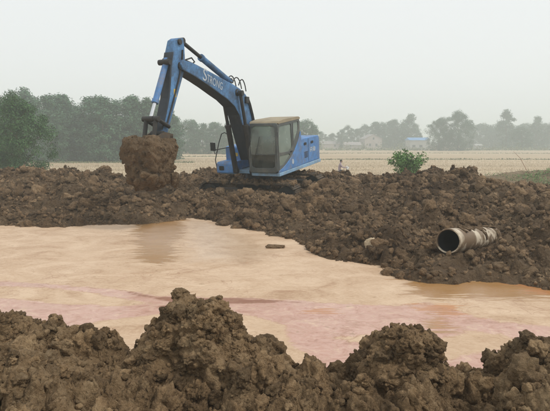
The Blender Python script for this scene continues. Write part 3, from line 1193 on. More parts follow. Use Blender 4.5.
# sweeping blue panel below the cab and the pale skirt
sweep = [(1.33, 1.10), (1.30, 1.16), (1.05, 1.22), (0.75, 1.33), (0.42, 1.50), (0.12, 1.72), (-0.12, 1.95), (-0.28, 2.15), (-0.38, 2.36), (-0.41, 2.36), (-0.44, 2.1), (-0.44, 1.10)]
q = mb()
q.prism(sweep, 1.225, 1.272, XZ)
side = q.build('side_panel', M['blue'], exc, 0.012)
q = mb()
cc = [(0.30 + 0.075 * math.cos(2 * math.pi * k / 18), 1.34 + 0.095 * math.sin(2 * math.pi * k / 18)) for k in range(18)]
q.prism(cc, 1.272, 1.277, XZ)
q.build('round_mark', M['white'], side)
q = mb()
q.box(-2.08, 1.33, 1.20, 1.285, 0.985, 1.095, W)
q.build('side_skirt', M['blue_pale'], exc, 0.015)

# cab ----------------------------------------------------------------------
YL, YR = 1.24, 0.27
xfront = lambda z: 1.36 - 0.16 * max(0.0, (z - 2.0) / 0.85) ** 1.6 - 0.03 * max(0, (1.5 - z))
side_out = rpoly([(1.33, 1.10), (1.37, 1.6), (1.355, 2.1), (1.28, 2.55), (1.17, 2.80), (0.9, 2.84), (-0.33, 2.86), (-0.38, 2.78), (-0.38, 1.10)], 0.07)
win_door = rpoly([(1.22, 1.78), (1.25, 2.1), (1.17, 2.62), (1.12, 2.68), (0.30, 2.70), (0.26, 1.86), (0.5, 1.74)], 0.06)
win_low = rpoly([(1.21, 1.32), (1.22, 1.66), (0.50, 1.66), (0.42, 1.60), (0.9, 1.34)], 0.05)
win_rear = rpoly([(0.12, 1.98), (0.13, 2.72), (-0.28, 2.74), (-0.26, 2.42)], 0.05)
cab = plate('cab_frame', side_out, [win_door, win_low, win_rear], lambda p: W((p[0], YL - 0.04 + p[2], p[1])), 0.05, M['cab_grey'], exc, C0)
for nm, wp in (('door_window', win_door), ('door_window', win_low), ('rear_quarter_window', win_rear)):
    q = mb()
    q.prism(wp, YL - 0.022, YL - 0.014, XZ)
    q.build(nm, M['glass_dust_sheen'], cab)
q = mb()                                   # door seam
q.box(0.185, 0.20, 1.2505, 1.258, 1.95, 2.74, W)
q.build('door_seam', M['black'], cab)
q = mb()
q.box(1.28, 1.30, 1.2505, 1.258, 1.2, 2.5, W)
q.build('door_seam', M['black'], cab)
q = mb()
q.box(0.30, 0.42, 1.25, 1.285, 1.70, 1.735, W)
q.build('door_handle', M['rubber'], cab, 0.006)
# right side
plate('cab_right_side', side_out, [rpoly([(1.2, 1.5), (1.24, 2.1), (1.15, 2.68), (-0.25, 2.72), (-0.25, 1.6)], 0.06)], lambda p: W((p[0], YR + p[2], p[1])), 0.05, M['cab_grey'], cab, C0)
q = mb()
q.prism(rpoly([(1.2, 1.5), (1.24, 2.1), (1.15, 2.68), (-0.25, 2.72), (-0.25, 1.6)], 0.06), YR + 0.02, YR + 0.028, XZ)
q.build('side_window', M['glass'], cab)
# front: ring that follows the bowed front
yo, yi = rrect(YR + 0.0, YL, 1.10, 2.80, 0.10, 5), rrect(YR + 0.085, YL - 0.085, 1.26, 2.71, 0.12, 5)
q = mb()
q.ring(yo, yi, -0.05, 0.02, YZ(xfront))
q.build('windshield_frame', M['cab_grey'], cab, 0.01)
q = mb()
for z_lo, z_hi, gm in ((1.22, 1.73, 'glass'), (1.74, 2.74, 'glass_dust_sheen')):
    q = mb()
    V_, F_ = [], []
    for i, z_ in enumerate(np.linspace(z_lo, z_hi, 7)):
        V_ += [W((xfront(z_) - 0.02, YR + 0.06, z_)), W((xfront(z_) - 0.02, YL - 0.06, z_))]
        if i:
            F_.append((2 * i - 2, 2 * i - 1, 2 * i + 1, 2 * i))
    q.add(V_, F_)
    q.build('windshield', M[gm], cab, 0, 60)
q = mb()
q.box(-0.02, 0.0, YR + 0.07, YL - 0.07, 0, 0.03, lambda p: W((xfront(1.72) + 0.004 + p[0], p[1], 1.72 + p[2])))
q.build('windshield_rail', M['cab_grey'], cab)
q = mb()                                   # wiper
q.tube([W((xfront(1.5) + 0.03, 0.45, 1.5)), W((xfront(2.1) + 0.03, 0.62, 2.1)), W((xfront(2.35) + 0.03, 0.66, 2.35))], 0.009, 6)
q.build('wiper', M['rubber'], cab)
# back wall with window, floor, roof
plate('cab_back', rrect(YR, YL, 1.10, 2.84, 0.05), [rrect(YR + 0.12, YL - 0.12, 1.85, 2.70, 0.07)], lambda p: W((-0.38 + p[2], p[0], p[1])), 0.05, M['cab_grey'], cab, C0)
q = mb()
q.prism(rrect(YR + 0.11, YL - 0.11, 1.84, 2.71, 0.07), -0.36, -0.352, lambda p: W((p[2], p[0], p[1])))
q.build('rear_window', M['glass'], cab)
q = mb()
q.box(-0.36, 1.32, YR + 0.02, YL - 0.05, 1.09, 1.16, W)
q.build('cab_floor', M['black'], cab)
q = mb()
q.prism(rpoly([(1.22, 2.79), (1.16, 2.86), (0.8, 2.905), (-0.30, 2.915), (-0.41, 2.87), (-0.41, 2.82), (1.20, 2.77)], 0.03), YR - 0.01, YL + 0.02, XZ)
q.build('cab_roof', M['cab_roof'], cab, 0.04, None, 3)
# seat, console, levers
q = mb()
q.box(0.10, 0.62, 0.52, 1.0, 1.45, 1.60, W)
q.prism(rpoly([(0.10, 1.5), (0.24, 1.5), (0.10, 2.25), (-0.05, 2.25)], 0.04), 0.54, 0.98, XZ)
q.prism(rpoly([(0.05, 2.28), (0.15, 2.28), (0.10, 2.48), (0.0, 2.48)], 0.04), 0.63, 0.89, XZ)
q.build('operator_seat', M['seat'], cab, 0.03)
for ya, yb in ((0.36, 0.50), (1.02, 1.14)):
    q = mb()
    q.box(0.15, 0.85, ya, yb, 1.16, 1.72, W)
    q.tube([W((0.72, (ya + yb) / 2, 1.7)), W((0.80, (ya + yb) / 2, 1.95))], 0.018, 8)
    q.build('control_console', M['seat'], cab, 0.03)
q = mb()
q.box(0.95, 1.22, 0.36, 0.52, 1.16, 1.95, W)
q.box(0.98, 1.05, 0.60, 0.95, 1.16, 1.42, W)
q.build('pedal_column', M['black'], cab, 0.02)

# right front: tool box, tank, handrail, mirror -----------------------------
q = mb()
q.prism(rpoly([(1.22, 1.02), (1.22, 1.36), (1.16, 1.42), (0.55, 1.42), (0.55, 1.02)], 0.05), -1.02, -0.42, XZ)
tb = q.build('tool_box', M['blue'], exc, 0.03)
q = mb()
q.prism(rrect(-0.92, -0.74, 1.12, 1.28, 0.03), 1.222, 1.232, lambda p: W((p[2], p[0], p[1])))
q.build('lamp_recess', M['rubber'], tb)
q = mb()
q.prism(rpoly([(0.60, 1.10), (0.60, 1.86), (0.54, 1.92), (-0.40, 1.92), (-0.40, 1.10)], 0.05), -1.02, -0.40, XZ)
tank = q.build('fuel_tank', M['blue'], exc, 0.035)
q = mb()
q.prism(rrect(-0.66, -0.56, 1.55, 1.68, 0.02), 0.602, 0.606, lambda p: W((p[2], p[0], p[1])))
q.build('warning_sticker', M['yellow'], tank)
q = mb()
q.tube([W((1.15, -1.03, 1.05)), W((1.2, -1.06, 1.5)), W((1.05, -0.98, 2.1)), W((0.98, -0.90, 2.42)), W((0.95, -0.80, 2.47)), W((0.92, -0.72, 2.40)), W((0.62, -0.70, 1.92))], 0.016, 8)
q.tube([W((1.18, -1.05, 1.86)), W((0.9, -0.55, 1.95))], 0.014, 8)
rail = q.build('handrail', M['black'], exc)
q = mb()
q.box(-0.03, 0.03, -0.10, 0.10, -0.15, 0.15, lambda p: W((1.2 + p[0] + 0.3 * p[1], -1.12 + p[1], 1.98 + p[2])))
q.tube([W((1.2, -1.12, 1.9)), W((1.18, -1.06, 1.7))], 0.012, 6)
q.build('mirror', M['rubber'], rail, 0.03)
q = mb()                                   # exhaust
q.tube([W((-1.35, 0.45, 2.0)), W((-1.35, 0.45, 2.18)), W((-1.40, 0.45, 2.27))], 0.045, 12)
q.build('exhaust_pipe', M['black'], exc)
q = mb()
q.tube([W((-0.75, 0.95, 2.05)), W((-0.75, 0.95, 2.16))], 0.07, 14)
q.build('air_cleaner_cap', M['black'], exc, 0.01)


# boom plane: pixel -> (reach, height) --------------------------------------
def bp(u, v, y):
    d = ray(u, v)
    Q = C0 + y * lf
    t = ((Q - CAM) @ lf) / (d @ lf)
    p = CAM + d * t
    return ((p - Q) @ hd, p[2])


def BW(y):                                  # (reach, z, offset across) -> world, about plane y
    return lambda p: C0 * (1, 1, 0) + hd * p[0] + lf * (y + p[2]) + np.array([0, 0, p[1]])


BY = -0.06
LFACE = BY + 0.21
top = [(183, 59.5), (192, 62.5), (201.5, 67.2), (212, 72.8), (223.4, 79), (233, 84), (240, 88.5), (246, 94.5), (250, 103), (254, 116), (258, 132), (262, 150)]
bot = [(252, 160), (247, 143), (243, 128), (239.5, 115), (235, 106.5), (228, 99.5), (221, 94.5), (211, 87), (201.5, 80.5), (192, 74.5), (183.5, 70), (181, 64)]
bpoly = [bp(u, v, LFACE) for u, v in top + bot]
q = mb()
q.prism(bpoly, -0.20, 0.21, BW(BY))
boom = q.build('boom', M['blue_boom'], exc, 0.025)
q = mb()                                   # thin plate under the boom; its shade and grime are in the colour
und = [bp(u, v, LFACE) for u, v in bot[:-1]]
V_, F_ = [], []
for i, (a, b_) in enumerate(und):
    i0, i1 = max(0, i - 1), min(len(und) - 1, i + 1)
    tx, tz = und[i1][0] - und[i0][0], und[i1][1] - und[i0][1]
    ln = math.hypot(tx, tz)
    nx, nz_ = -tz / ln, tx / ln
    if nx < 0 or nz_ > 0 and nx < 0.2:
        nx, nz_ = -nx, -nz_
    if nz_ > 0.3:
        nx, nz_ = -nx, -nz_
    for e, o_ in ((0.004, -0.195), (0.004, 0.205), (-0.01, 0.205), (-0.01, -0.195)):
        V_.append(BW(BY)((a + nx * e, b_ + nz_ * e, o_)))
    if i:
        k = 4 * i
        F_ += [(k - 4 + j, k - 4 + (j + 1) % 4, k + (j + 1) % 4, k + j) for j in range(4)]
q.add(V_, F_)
q.build('boom_underside', M['grease_shade'], boom)


def bpt(u, v, y):
    r_, z_ = bp(u, v, y)
    return BW(y)((r_, z_, 0))


def along(u, v, y, off=0.0):
    r_, z_ = bp(u, v, y)
    return BW(y)((r_, z_, off))


# boss where the boom cylinders hold on, foot pins, brackets
for sgn, yy in ((1, LFACE), (-1, BY - 0.20)):
    r_, z_ = bp(237, 92.5, LFACE)
    f = BW(yy)
    q = mb()
    q.tube([f((r_, z_, -0.02 * sgn)), f((r_, z_, 0.03 * sgn))], 0.105, 20)
    b_ = q.build('pin_boss', M['black'], boom, 0.008)
    q = mb()
    q.tube([f((r_, z_, 0.03 * sgn)), f((r_, z_, 0.045 * sgn))], 0.06, 16)
    q.build('pin_cap', M['blue_boom'], b_)


def cylinder(name, A, B, r_b, frac, mat_b=None, mat_r=None, parent=exc, r_r=None):
    A, B = np.array(A), np.array(B)
    Mid = A + (B - A) * frac
    d = (B - A) / np.linalg.norm(B - A)
    q = mb()
    q.tube([A, Mid], r_b, 16)
    q.tube([Mid - d * 0.07, Mid + d * 0.02], r_b * 1.18, 16)
    q.tube([A - d * 0.05, A + d * 0.08], r_b * 1.12, 16)
    o = q.build(name, mat_b or M['blue_boom'], parent, 0.006)
    q = mb()
    q.tube([Mid, B], r_r or r_b * 0.6, 14)
    q.build('piston_rod', mat_r or M['chrome'], o, 0, 60)
    q = mb()
    ax = np.cross(d, lf)
    q.tube([B - lf * 0.09, B + lf * 0.09], r_b * 0.95, 14)
    q.build('pin_eye', M['black'], o, 0.005)
    q = mb()
    q.tube([A - lf * 0.09, A + lf * 0.09], r_b * 0.95, 14)
    q.build('pin_eye', M['black'], o, 0.005)
    return o


for yy in (LFACE + 0.10, BY - 0.31):
    r_, z_ = bp(237, 92.5, LFACE)
    Bp = BW(yy)((r_ - 0.02, z_ - 0.02, 0))
    Ap = W((1.12, yy, 1.10))
    cylinder('boom_cylinder', Ap, Bp, 0.085, 0.60, M['black'], M['black'])
# two hydraulic lines down the boom side, clamp blocks
q = mb()
r0 = [bp(u, v, LFACE) for u, v in ((246, 97), (248.5, 104), (251, 114), (253.5, 126), (257, 142))]
q.tube([BW(LFACE + 0.03)((a, b, 0)) for a, b in r0], 0.022, 8)
q.tube([BW(LFACE + 0.03)((a - 0.07, b, 0)) for a, b in r0], 0.022, 8)
q.build('hydraulic_line', M['rubber'], boom)
q = mb()
r_, z_ = bp(246, 100, LFACE)
q.box(r_ - 0.10, r_ + 0.10, z_ - 0.10, z_ + 0.10, 0, 0.07, lambda p: BW(LFACE)((p[0], p[1], p[2])))
q.build('valve_block', M['black'], boom, 0.015)
# lines on the boom's back and hose loops
for yy in (BY - 0.12, BY - 0.04, BY + 0.06):
    q = mb()
    pts = [bp(u, v - 1.8, LFACE) for u, v in ((185, 60.5), (192, 62.5), (201.5, 67.2), (212, 72.8), (223.4, 79), (231, 83))]
    q.tube([BW(yy)((a, b, 0)) for a, b in pts], 0.02, 8)
    q.build('hydraulic_line', M['rubber'], boom)
for k, (u, hgt, ln) in enumerate(((225, 7, 8), (228.5, 8.5, 9), (232, 9, 9), (236, 9, 7.5))):
    q = mb()
    pts = []
    for j in range(9):
        t = j / 8
        uu = u + ln * t
        vb = np.interp(uu, [a for a, _ in top], [b for _, b in top])
        r_, z_ = bp(uu, vb - hgt * math.sin(math.pi * t) ** 0.7 * (0.8 + 0.2 * t) - 0.5, BY)
        pts.append(BW(BY + (-0.12 + 0.07 * k))((r_, z_, 0)))
    q.tube(pts, 0.017, 8)
    q.build('hydraulic_hose', M['rubber'], boom)

# lettering on the boom
def boom_text(body, u0, v0, u1, v1, size, name, shear=0.0):
    cu = bpy.data.curves.new(name, 'FONT')
    cu.body = body
    cu.size = 1.0
    cu.extrude = 0.0
    cu.shear = shear
    tmp = bpy.data.objects.new('tmp', cu)
    col.objects.link(tmp)
    dg = bpy.context.evaluated_depsgraph_get()
    me = bpy.data.meshes.new_from_object(tmp.evaluated_get(dg))
    bpy.data.objects.remove(tmp)
    A = np.array(bp(u0, v0, LFACE))
    B = np.array(bp(u1, v1, LFACE))
    wmax = max(v.co.x for v in me.vertices)
    e1 = (B - A)
    Ln = np.linalg.norm(e1)
    e1 = e1 / Ln
    e2 = np.array([e1[1], -e1[0]])
    if e2[1] < 0: e2 = -e2
    for v in me.vertices:
        r_, z_ = A + e1 * (v.co.x / wmax * Ln) + e2 * (v.co.y * size)
        v.co = Vector(BW(LFACE)((r_, z_, 0.006)) - C0)
    me.name = name
    return link(name, me, M['white'], boom)


boom_text('TRONG', 206.5, 81.5, 222, 90.2, 0.30, 'boom_lettering')
boom_text('S', 202, 79.2, 206.3, 81.6, 0.46, 'boom_letter')

# stick ---------------------------------------------------------------------
SW = 0.12
SF = BY + SW
stick_px = [(175, 40), (178, 38), (183.5, 38.2), (184.6, 46), (185.2, 58), (184.8, 70), (180.5, 86), (174.5, 108), (168.5, 130), (167, 137), (162, 138), (161.5, 130), (165, 116), (168.5, 98), (170, 80), (170.5, 66), (172.5, 52)]
spoly = [bp(u, v, SF) for u, v in stick_px]
q = mb()
q.prism(spoly, -SW, SW, BW(BY))
stick = q.build('stick', M['blue_boom'], exc, 0.02)
q = mb()                                   # dark front plate of the stick; grease and shade in its colour
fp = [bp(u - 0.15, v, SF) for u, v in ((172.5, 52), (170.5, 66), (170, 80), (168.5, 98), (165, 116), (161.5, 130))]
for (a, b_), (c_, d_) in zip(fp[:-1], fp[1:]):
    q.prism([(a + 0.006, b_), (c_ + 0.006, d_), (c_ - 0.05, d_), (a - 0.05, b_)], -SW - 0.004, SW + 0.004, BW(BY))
q.build('stick_front_plate', M['grease_shade'], stick)
q = mb()
r_, z_ = bp(175, 93, SF)
q.box(r_ - 0.05, r_ + 0.05, z_ - 0.10, z_ + 0.10, 0.0, 0.004, lambda p: BW(SF)((p[0], p[1], p[2])))
q.build('warning_sticker', M['yellow'], stick)
for (u, v, rr) in ((180, 66, 0.10), (179, 42, 0.07), (161.5, 134, 0.08), (168.5, 62, 0.07)):
    q = mb()
    r_, z_ = bp(u, v, SF)
    q.tube([BW(BY)((r_, z_, -SW - 0.05)), BW(BY)((r_, z_, SW + 0.05))], rr, 18)
    q.build('pin', M['black'], stick, 0.006)
# dark patch plates where grease and hoses sit on the stick
q = mb()
q.tube([BW(SF + 0.02)((*bp(u, v, SF), 0)) for u, v in ((182, 50), (181.5, 62), (178, 80), (172, 104), (166, 126))], 0.022, 8)
q.build('hydraulic_hose', M['rubber'], stick)
q = mb()
q.tube([BW(BY + 0.05)((*bp(u, v, BY), 0)) for u, v in ((184, 60), (190, 58), (193, 62), (187, 67), (178, 70), (170, 78))], 0.02, 8)
q.build('hydraulic_hose', M['rubber'], stick)

cylinder('stick_cylinder', along(229, 81, BY), along(181, 41, BY), 0.085, 0.62, M['blue_boom'], M['black'])
cylinder('bucket_cylinder', along(166.5, 61, BY), along(150.5, 119, BY), 0.075, 0.72, M['blue'], M['chrome'])
# bucket linkage
q = mb()
for off in (-0.19, 0.19):
    a, b_, c_ = bp(151, 119, BY), bp(163, 127, BY), bp(149, 139, BY)
    q.tube([BW(BY)((*a, off)), BW(BY)((*b_, off))], 0.05, 10)
    q.tube([BW(BY)((*a, off * 0.75)), BW(BY)((*c_, off * 0.75))], 0.055, 10)
q.tube([BW(BY)((*a, -0.24)), BW(BY)((*a, 0.24))], 0.07, 14)
q.build('bucket_link', M['black'], exc, 0.006)

# bucket: open shell with side plates, lip and teeth -------------------------
bc = np.array(bp(150, 163, BY))
BX, BZ = bc


def Bk(p):                                  # (reach offset, z offset, across)
    return BW(BY)((BX + p[0], BZ + p[1], p[2]))


BS = 0.88
shell = [(a_ * BS, b2_ * BS) for a_, b2_ in [(-0.42, 0.50), (-0.46, 0.20), (-0.40, -0.15), (-0.22, -0.42), (0.05, -0.52), (0.30, -0.45), (0.44, -0.15), (0.48, 0.25), (0.42, 0.52)]]
q = mb()
n_ = len(shell)
wt = lambda z: 0.38 + 0.11 * (z + 0.52)
V_, F_ = [], []
for (a, b_) in shell:
    V_ += [Bk((a, b_, -wt(b_))), Bk((a, b_, wt(b_)))]
inn = [(a * 0.93, b_ * 0.93 + 0.02) for a, b_ in shell]
for (a, b_) in inn:
    V_ += [Bk((a, b_, -wt(b_) + 0.03)), Bk((a, b_, wt(b_) - 0.03))]
k2 = 2 * n_
for i in range(n_ - 1):
    F_ += [(2 * i, 2 * i + 1, 2 * i + 3, 2 * i + 2), (k2 + 2 * i, k2 + 2 * i + 2, k2 + 2 * i + 3, k2 + 2 * i + 1)]
F_ += [tuple(2 * i for i in range(n_)), tuple(2 * i + 1 for i in range(n_))[::-1]]
F_ += [(0, 1, k2 + 1, k2), (2 * n_ - 2, 2 * n_ - 1, k2 + 2 * n_ - 1, k2 + 2 * n_ - 2)]
q.add(V_, F_)
bucket = q.build('bucket', M['steel'], exc)
q = mb()
for off in (-0.2, 0.2):
    e = [bp(158, 132, BY), bp(166, 134, BY), bp(166, 144, BY), bp(150, 146, BY), bp(147, 138, BY)]
    q.prism(e, off - 0.02, off + 0.02, BW(BY))
q.build('bucket_ear', M['steel'], bucket)
for k in range(5):
    yy = -0.36 + 0.18 * k
    q = mb()
    q.prism([(-0.42, 0.46), (-0.36, 0.46), (-0.41, 0.66)], yy - 0.04, yy + 0.04, Bk)
    q.build('bucket_tooth', M['steel'], bucket)

# earth caked on and heaped in the bucket
V_, T_ = ico(6)
q_ = V_.copy()
sq = np.abs(q_)
nrm = (sq[:, 0] ** 5 + sq[:, 1] ** 5 + sq[:, 2] ** 5) ** (1 / 5)
q_ = q_ / nrm[:, None]
zz = q_[:, 2]
wx_ = np.interp(zz, [-1, -0.7, 0.0, 0.6, 1], [0.66, 0.76, 0.92, 1.02, 0.94])
Q = np.stack([q_[:, 0] * 0.52 * wx_, q_[:, 1] * 0.56 * wx_, zz * 0.575 + 0.01], -1)
nn = V_ * 1.0
a = 0.06 * vnoise3(Q[:, 0] * 3 + 9, Q[:, 1] * 3, Q[:, 2] * 3, 601) + 0.05 * vnoise3(Q[:, 0] * 8 + 9, Q[:, 1] * 8, Q[:, 2] * 8, 602)
a += 0.11 * (caps3(Q[:, 0] + 4, Q[:, 1], Q[:, 2], 0.26, 611) - 0.4) * np.interp(zz, [-1, -0.6, -0.2, 0.7, 1], [1.6, 1.4, 0.25, 0.3, 1.2])
a += 0.06 * (caps3(Q[:, 0] + 4, Q[:, 1], Q[:, 2], 0.11, 621) - 0.4) + 0.012 * vnoise3(Q[:, 0] * 40, Q[:, 1] * 40, Q[:, 2] * 40, 603)
Q = Q + nn * a[:, None]
org = Bk((0, 0, 0))
Wd = (Q[:, :1] * hd + Q[:, 1:2] * lf) + np.array([0, 0, 1]) * Q[:, 2:]
me = raw_mesh('earth_load', Wd, T_)
smooth(me)
load = tag(link('earth_load', me, M['soil_load'], None, tuple(org)), 'block of sticky brown earth filling and caking the excavator bucket', 'earth load')

load_big = proto_objs(shp3, T3, M['soil_load'], 'load_clod_shape')
pk_ = rng.integers(0, len(Wd), 420)
sz = 0.012 + 0.06 * rng.random(420) ** 4 * np.where(Q[pk_, 2] < -0.25, 1.7, 0.75)
scatter('clods', Wd[pk_], sz, load_big, None).parent = load

# ------------------------------------------------------------------ the pipe on the right bank
pa = on_z(449, 241, -0.02)
pa = at_y(448, 241, 9.1)
pd = at_y(491, 237, 11.1) - pa
pd = pd / np.linalg.norm(pd)
PR = 0.205


def pipe():
    root = empty('drain_pipe', tuple(pa), 'mud-smeared cream drain pipe poking out of the right bank', 'pipe')
    m, n, b = new_mat('pipe_plastic')
    v = N(n, 'NewGeometry').outputs['Position']
    base = ramp(n, noise(n, 5, 5, 0.6, v), [(0.3, (0.42, 0.34, 0.24)), (0.7, (0.62, 0.54, 0.42))])
    mudk = ramp(n, noise(n, 3.4, 6, 0.62, v, 0.5), [(0.43, (0, 0, 0)), (0.52, (1, 1, 1))])
    n.links.new(mix(n, mudk, base, (0.16, 0.105, 0.06)), b.inputs['Base Color'])
    b.inputs['Roughness'].default_value = 0.6
    bump(n, b, noise(n, 20, 5, 0.7, v), 0.5, 0.01)
    M['pipe'] = m
    ax = np.cross(pd, (0, 0, 1)); ax /= np.linalg.norm(ax)
    ay = np.cross(ax, pd)
    S, Lp = 48, 2.5
    prof = [(PR, 0.0), (PR + 0.004, 0.01)]
    V_, F_ = [], []
    rows = [(PR - 0.022, 0.012), (PR - 0.018, 0.0), (PR - 0.002, 0.0), (PR, 0.012)]
    for k in range(22):
        y = 0.05 + k * (Lp - 0.05) / 21
        rows.append((PR + 0.004 * (k % 2), y))
    rows += [(PR - 0.02, Lp), ]
    for k in range(8):
        rows.append((PR - 0.022, Lp - (Lp - 0.012) * (k + 1) / 8))
    for (r_, y) in rows[:-1]:
        for j in range(S):
            t = 2 * math.pi * j / S
            V_.append(pd * y + r_ * (math.cos(t) * ax + math.sin(t) * ay))
    nr = len(rows) - 1
    for i in range(nr):
        i2 = (i + 1) % nr
        for j in range(S):
            F_.append((i * S + j, i * S + (j + 1) % S, i2 * S + (j + 1) % S, i2 * S + j))
    q = MB()
    q.add(V_, F_)
    o = q.build('pipe_wall', m, root, 0, 35)
    V_, F_ = [], []
    for y in (0.03, 0.5, 1.2, Lp - 0.05):
        for j in range(S):
            t = 2 * math.pi * j / S
            V_.append(pd * y + (PR - 0.026) * (math.cos(t) * ax + math.sin(t) * ay))
    for i in range(3):
        for j in range(S):
            F_.append((i * S + j, (i + 1) * S + j, (i + 1) * S + (j + 1) % S, i * S + (j + 1) % S))
    F_.append(tuple(range(3 * S, 4 * S)))
    q = MB()
    q.add(V_, F_)
    q.build('pipe_inner', simple('dark_pipe_inner', (0.02, 0.022, 0.025), 0.5), root, 0, 35)  # dark tube just inside the pipe wall
    # dried mud clumps lying on the pipe
    Vm, Tm = ico(3)
    out, tris = [], []
    rr = random.Random(4)
    for k in range(30):
        y = rr.uniform(0.35, Lp * 0.98)
        t = rr.gauss(math.pi / 2, 0.75)
        c = pd * y + (PR + 0.004) * (math.cos(t) * ax + math.sin(t) * ay)
        s = rr.uniform(0.03, 0.085)
        nn_ = (math.cos(t) * ax + math.sin(t) * ay)
        tn = -math.sin(t) * ax + math.cos(t) * ay
        d = 1 + 0.4 * vnoise3(Vm[:, 0] * 2 + k * 7, Vm[:, 1] * 2, Vm[:, 2] * 2, 700 + k)
        L = Vm * d[:, None]
        out.append(c + s * (L[:, :1] * pd * 1.2 + L[:, 1:2] * tn * 1.6 + L[:, 2:] * nn_ * 0.35))
        tris.append(Tm + k * len(Vm))
    me = raw_mesh('mud_cake', np.concatenate(out), np.concatenate(tris))
    smooth(me)
    link('mud_cake', me, M['soil_far'], root)


pipe()
clod_thing(371, 246, 9.9, None, (0.11, 0.09, 0.11), 8, 'pale tan stone lying at the foot of the spoil bank', simple('pale_stone', (0.42, 0.33, 0.22), 0.9), 'stone', 'stone')
clod_thing(390, 273, 0, ZW + 0.02, (0.13, 0.10, 0.08), 9, 'dark clod at the bank corner where the slurry bends', M['soil_far'])
# earth banked around the pipe and the tracks

# ------------------------------------------------------------------ trees and plants
leafV = np.array([(-0.5, 0, 0), (0, -0.28, 0.08), (0.5, 0, 0), (0, 0.28, 0.08)])


def leaves(P, S, seed, nrm=None, spread=0.75):
    """little leaf quads; nrm gives the direction their upper faces lean to"""
    r_ = np.random.default_rng(seed)
    n = len(P)
    w = r_.normal(size=(n, 3)) * spread
    w = w + (nrm if nrm is not None else np.array([0, 0, 0.8]))
    w /= np.linalg.norm(w, axis=1)[:, None] + 1e-9
    a = np.cross(w, r_.normal(size=(n, 3)))
    a /= np.linalg.norm(a, axis=1)[:, None] + 1e-9
    b = np.cross(w, a)
    V_ = leafV[None, :, :1] * a[:, None] + leafV[None, :, 1:2] * b[:, None] + leafV[None, :, 2:] * w[:, None]
    return (V_ * S[:, None, None] + P[:, None, :]).reshape(-1, 3), np.arange(n * 4).reshape(-1, 4)


def tree_proto(h, prof, width, ncl, per, lsize, seed, trunk_r, clsize, first=0.1):
    """crown from leaf clumps on limb ends inside a profile; returns crown mesh and trunk mesh"""
    r_ = np.random.default_rng(seed)
    rp = random.Random(seed)
    tm = MB()
    bend = [(0, 0, 0)]
    for k in range(1, 7):
        bend.append((bend[-1][0] + rp.gauss(0, 0.012) * h, bend[-1][1] + rp.gauss(0, 0.012) * h, h * 0.93 * k / 6))
    tm.tube(bend, [trunk_r * (1 - 0.9 * k / 6) for k in range(7)], 8)
    cent, size = [], []
    lumps = [(rp.uniform(0, 6.28), rp.uniform(first, 0.95), rp.uniform(0.6, 1.25)) for _ in range(9)]
    for k in range(ncl):
        t = first + (1 - first) * (k + rp.random()) / ncl
        a = rp.uniform(0, 2 * math.pi)
        wv = np.interp(t, [p[0] for p in prof], [p[1] for p in prof]) * width
        bump_ = 1 + sum(0.35 * (s_ - 0.9) * math.exp(-((t - tz) / 0.12) ** 2) * max(0, math.cos(a - ta)) for ta, tz, s_ in lumps) * 2
        rr = wv * bump_ * (rp.random() ** 0.45)
        tx = np.interp(t * h, [b[2] for b in bend], [b[0] for b in bend])
        ty = np.interp(t * h, [b[2] for b in bend], [b[1] for b in bend])
        c = np.array([tx + rr * math.cos(a), ty + rr * math.sin(a), t * h + rp.gauss(0, 0.02) * h])
        cent.append(c)
        size.append(clsize * rp.uniform(0.6, 1.3))
        if k % 6 == 0 and rr > 0.2:
            z0 = max(0.05 * h, c[2] - rr * rp.uniform(0.4, 0.9))
            bx_ = np.interp(z0, [b[2] for b in bend], [b[0] for b in bend])
            by_ = np.interp(z0, [b[2] for b in bend], [b[1] for b in bend])
            mid = (np.array([bx_, by_, z0]) + c) / 2 + np.array([0, 0, 0.05 * rr])
            tm.tube([(bx_, by_, z0), mid, c], [trunk_r * 0.28, trunk_r * 0.2, trunk_r * 0.06], 5)
    cent, size = np.array(cent), np.array(size)
    idx = np.repeat(np.arange(ncl), per)
    off = r_.normal(size=(ncl * per, 3))
    off = off / np.linalg.norm(off, axis=1)[:, None] * (r_.random((ncl * per, 1)) ** 0.4) * np.array([0.92, 0.92, 0.66])
    P = cent[idx] + off * size[idx][:, None]
    P[:, 2] = np.maximum(P[:, 2], 0.05)
    od = off / (np.linalg.norm(off, axis=1)[:, None] + 1e-9)
    Vl, Fl = leaves(P, lsize * r_.uniform(0.6, 1.35, len(P)), seed + 1, od * 1.0 + np.array([0, 0, 0.55]), 0.55)
    crown = raw_mesh('crown', Vl, Fl)
    to = tm.build('trunk', M['bark'], None)
    tmesh = to.data
    bpy.data.objects.remove(to)
    return crown, tmesh


POP = [(0, 0.7), (0.15, 0.8), (0.4, 1.0), (0.65, 0.85), (0.85, 0.55), (1, 0.12)]
ROUND = [(0, 0.65), (0.2, 0.85), (0.45, 1.05), (0.7, 1.0), (0.88, 0.72), (1, 0.25)]
CONE = [(0, 0.8), (0.12, 0.95), (0.35, 0.9), (0.6, 0.62), (0.85, 0.3), (1, 0.06)]
protos = {
    'poplar_a': tree_proto(10, POP, 2.1, 100, 80, 0.28, 1, 0.16, 0.85, 0.03),
    'poplar_b': tree_proto(10, POP, 2.5, 110, 80, 0.28, 2, 0.17, 0.95, 0.03),
    'poplar_c': tree_proto(10, CONE, 2.6, 105, 80, 0.28, 3, 0.16, 0.9, 0.03),
    'round_a': tree_proto(10, ROUND, 4.6, 150, 150, 0.25, 4, 0.26, 1.25, 0.05),
    'round_b': tree_proto(10, ROUND, 3.6, 120, 110, 0.28, 5, 0.22, 1.15, 0.05),
    'slim': tree_proto(10, POP, 1.7, 80, 32, 0.32, 6, 0.13, 0.8, 0.22),
}
tree_rng = random.Random(12)


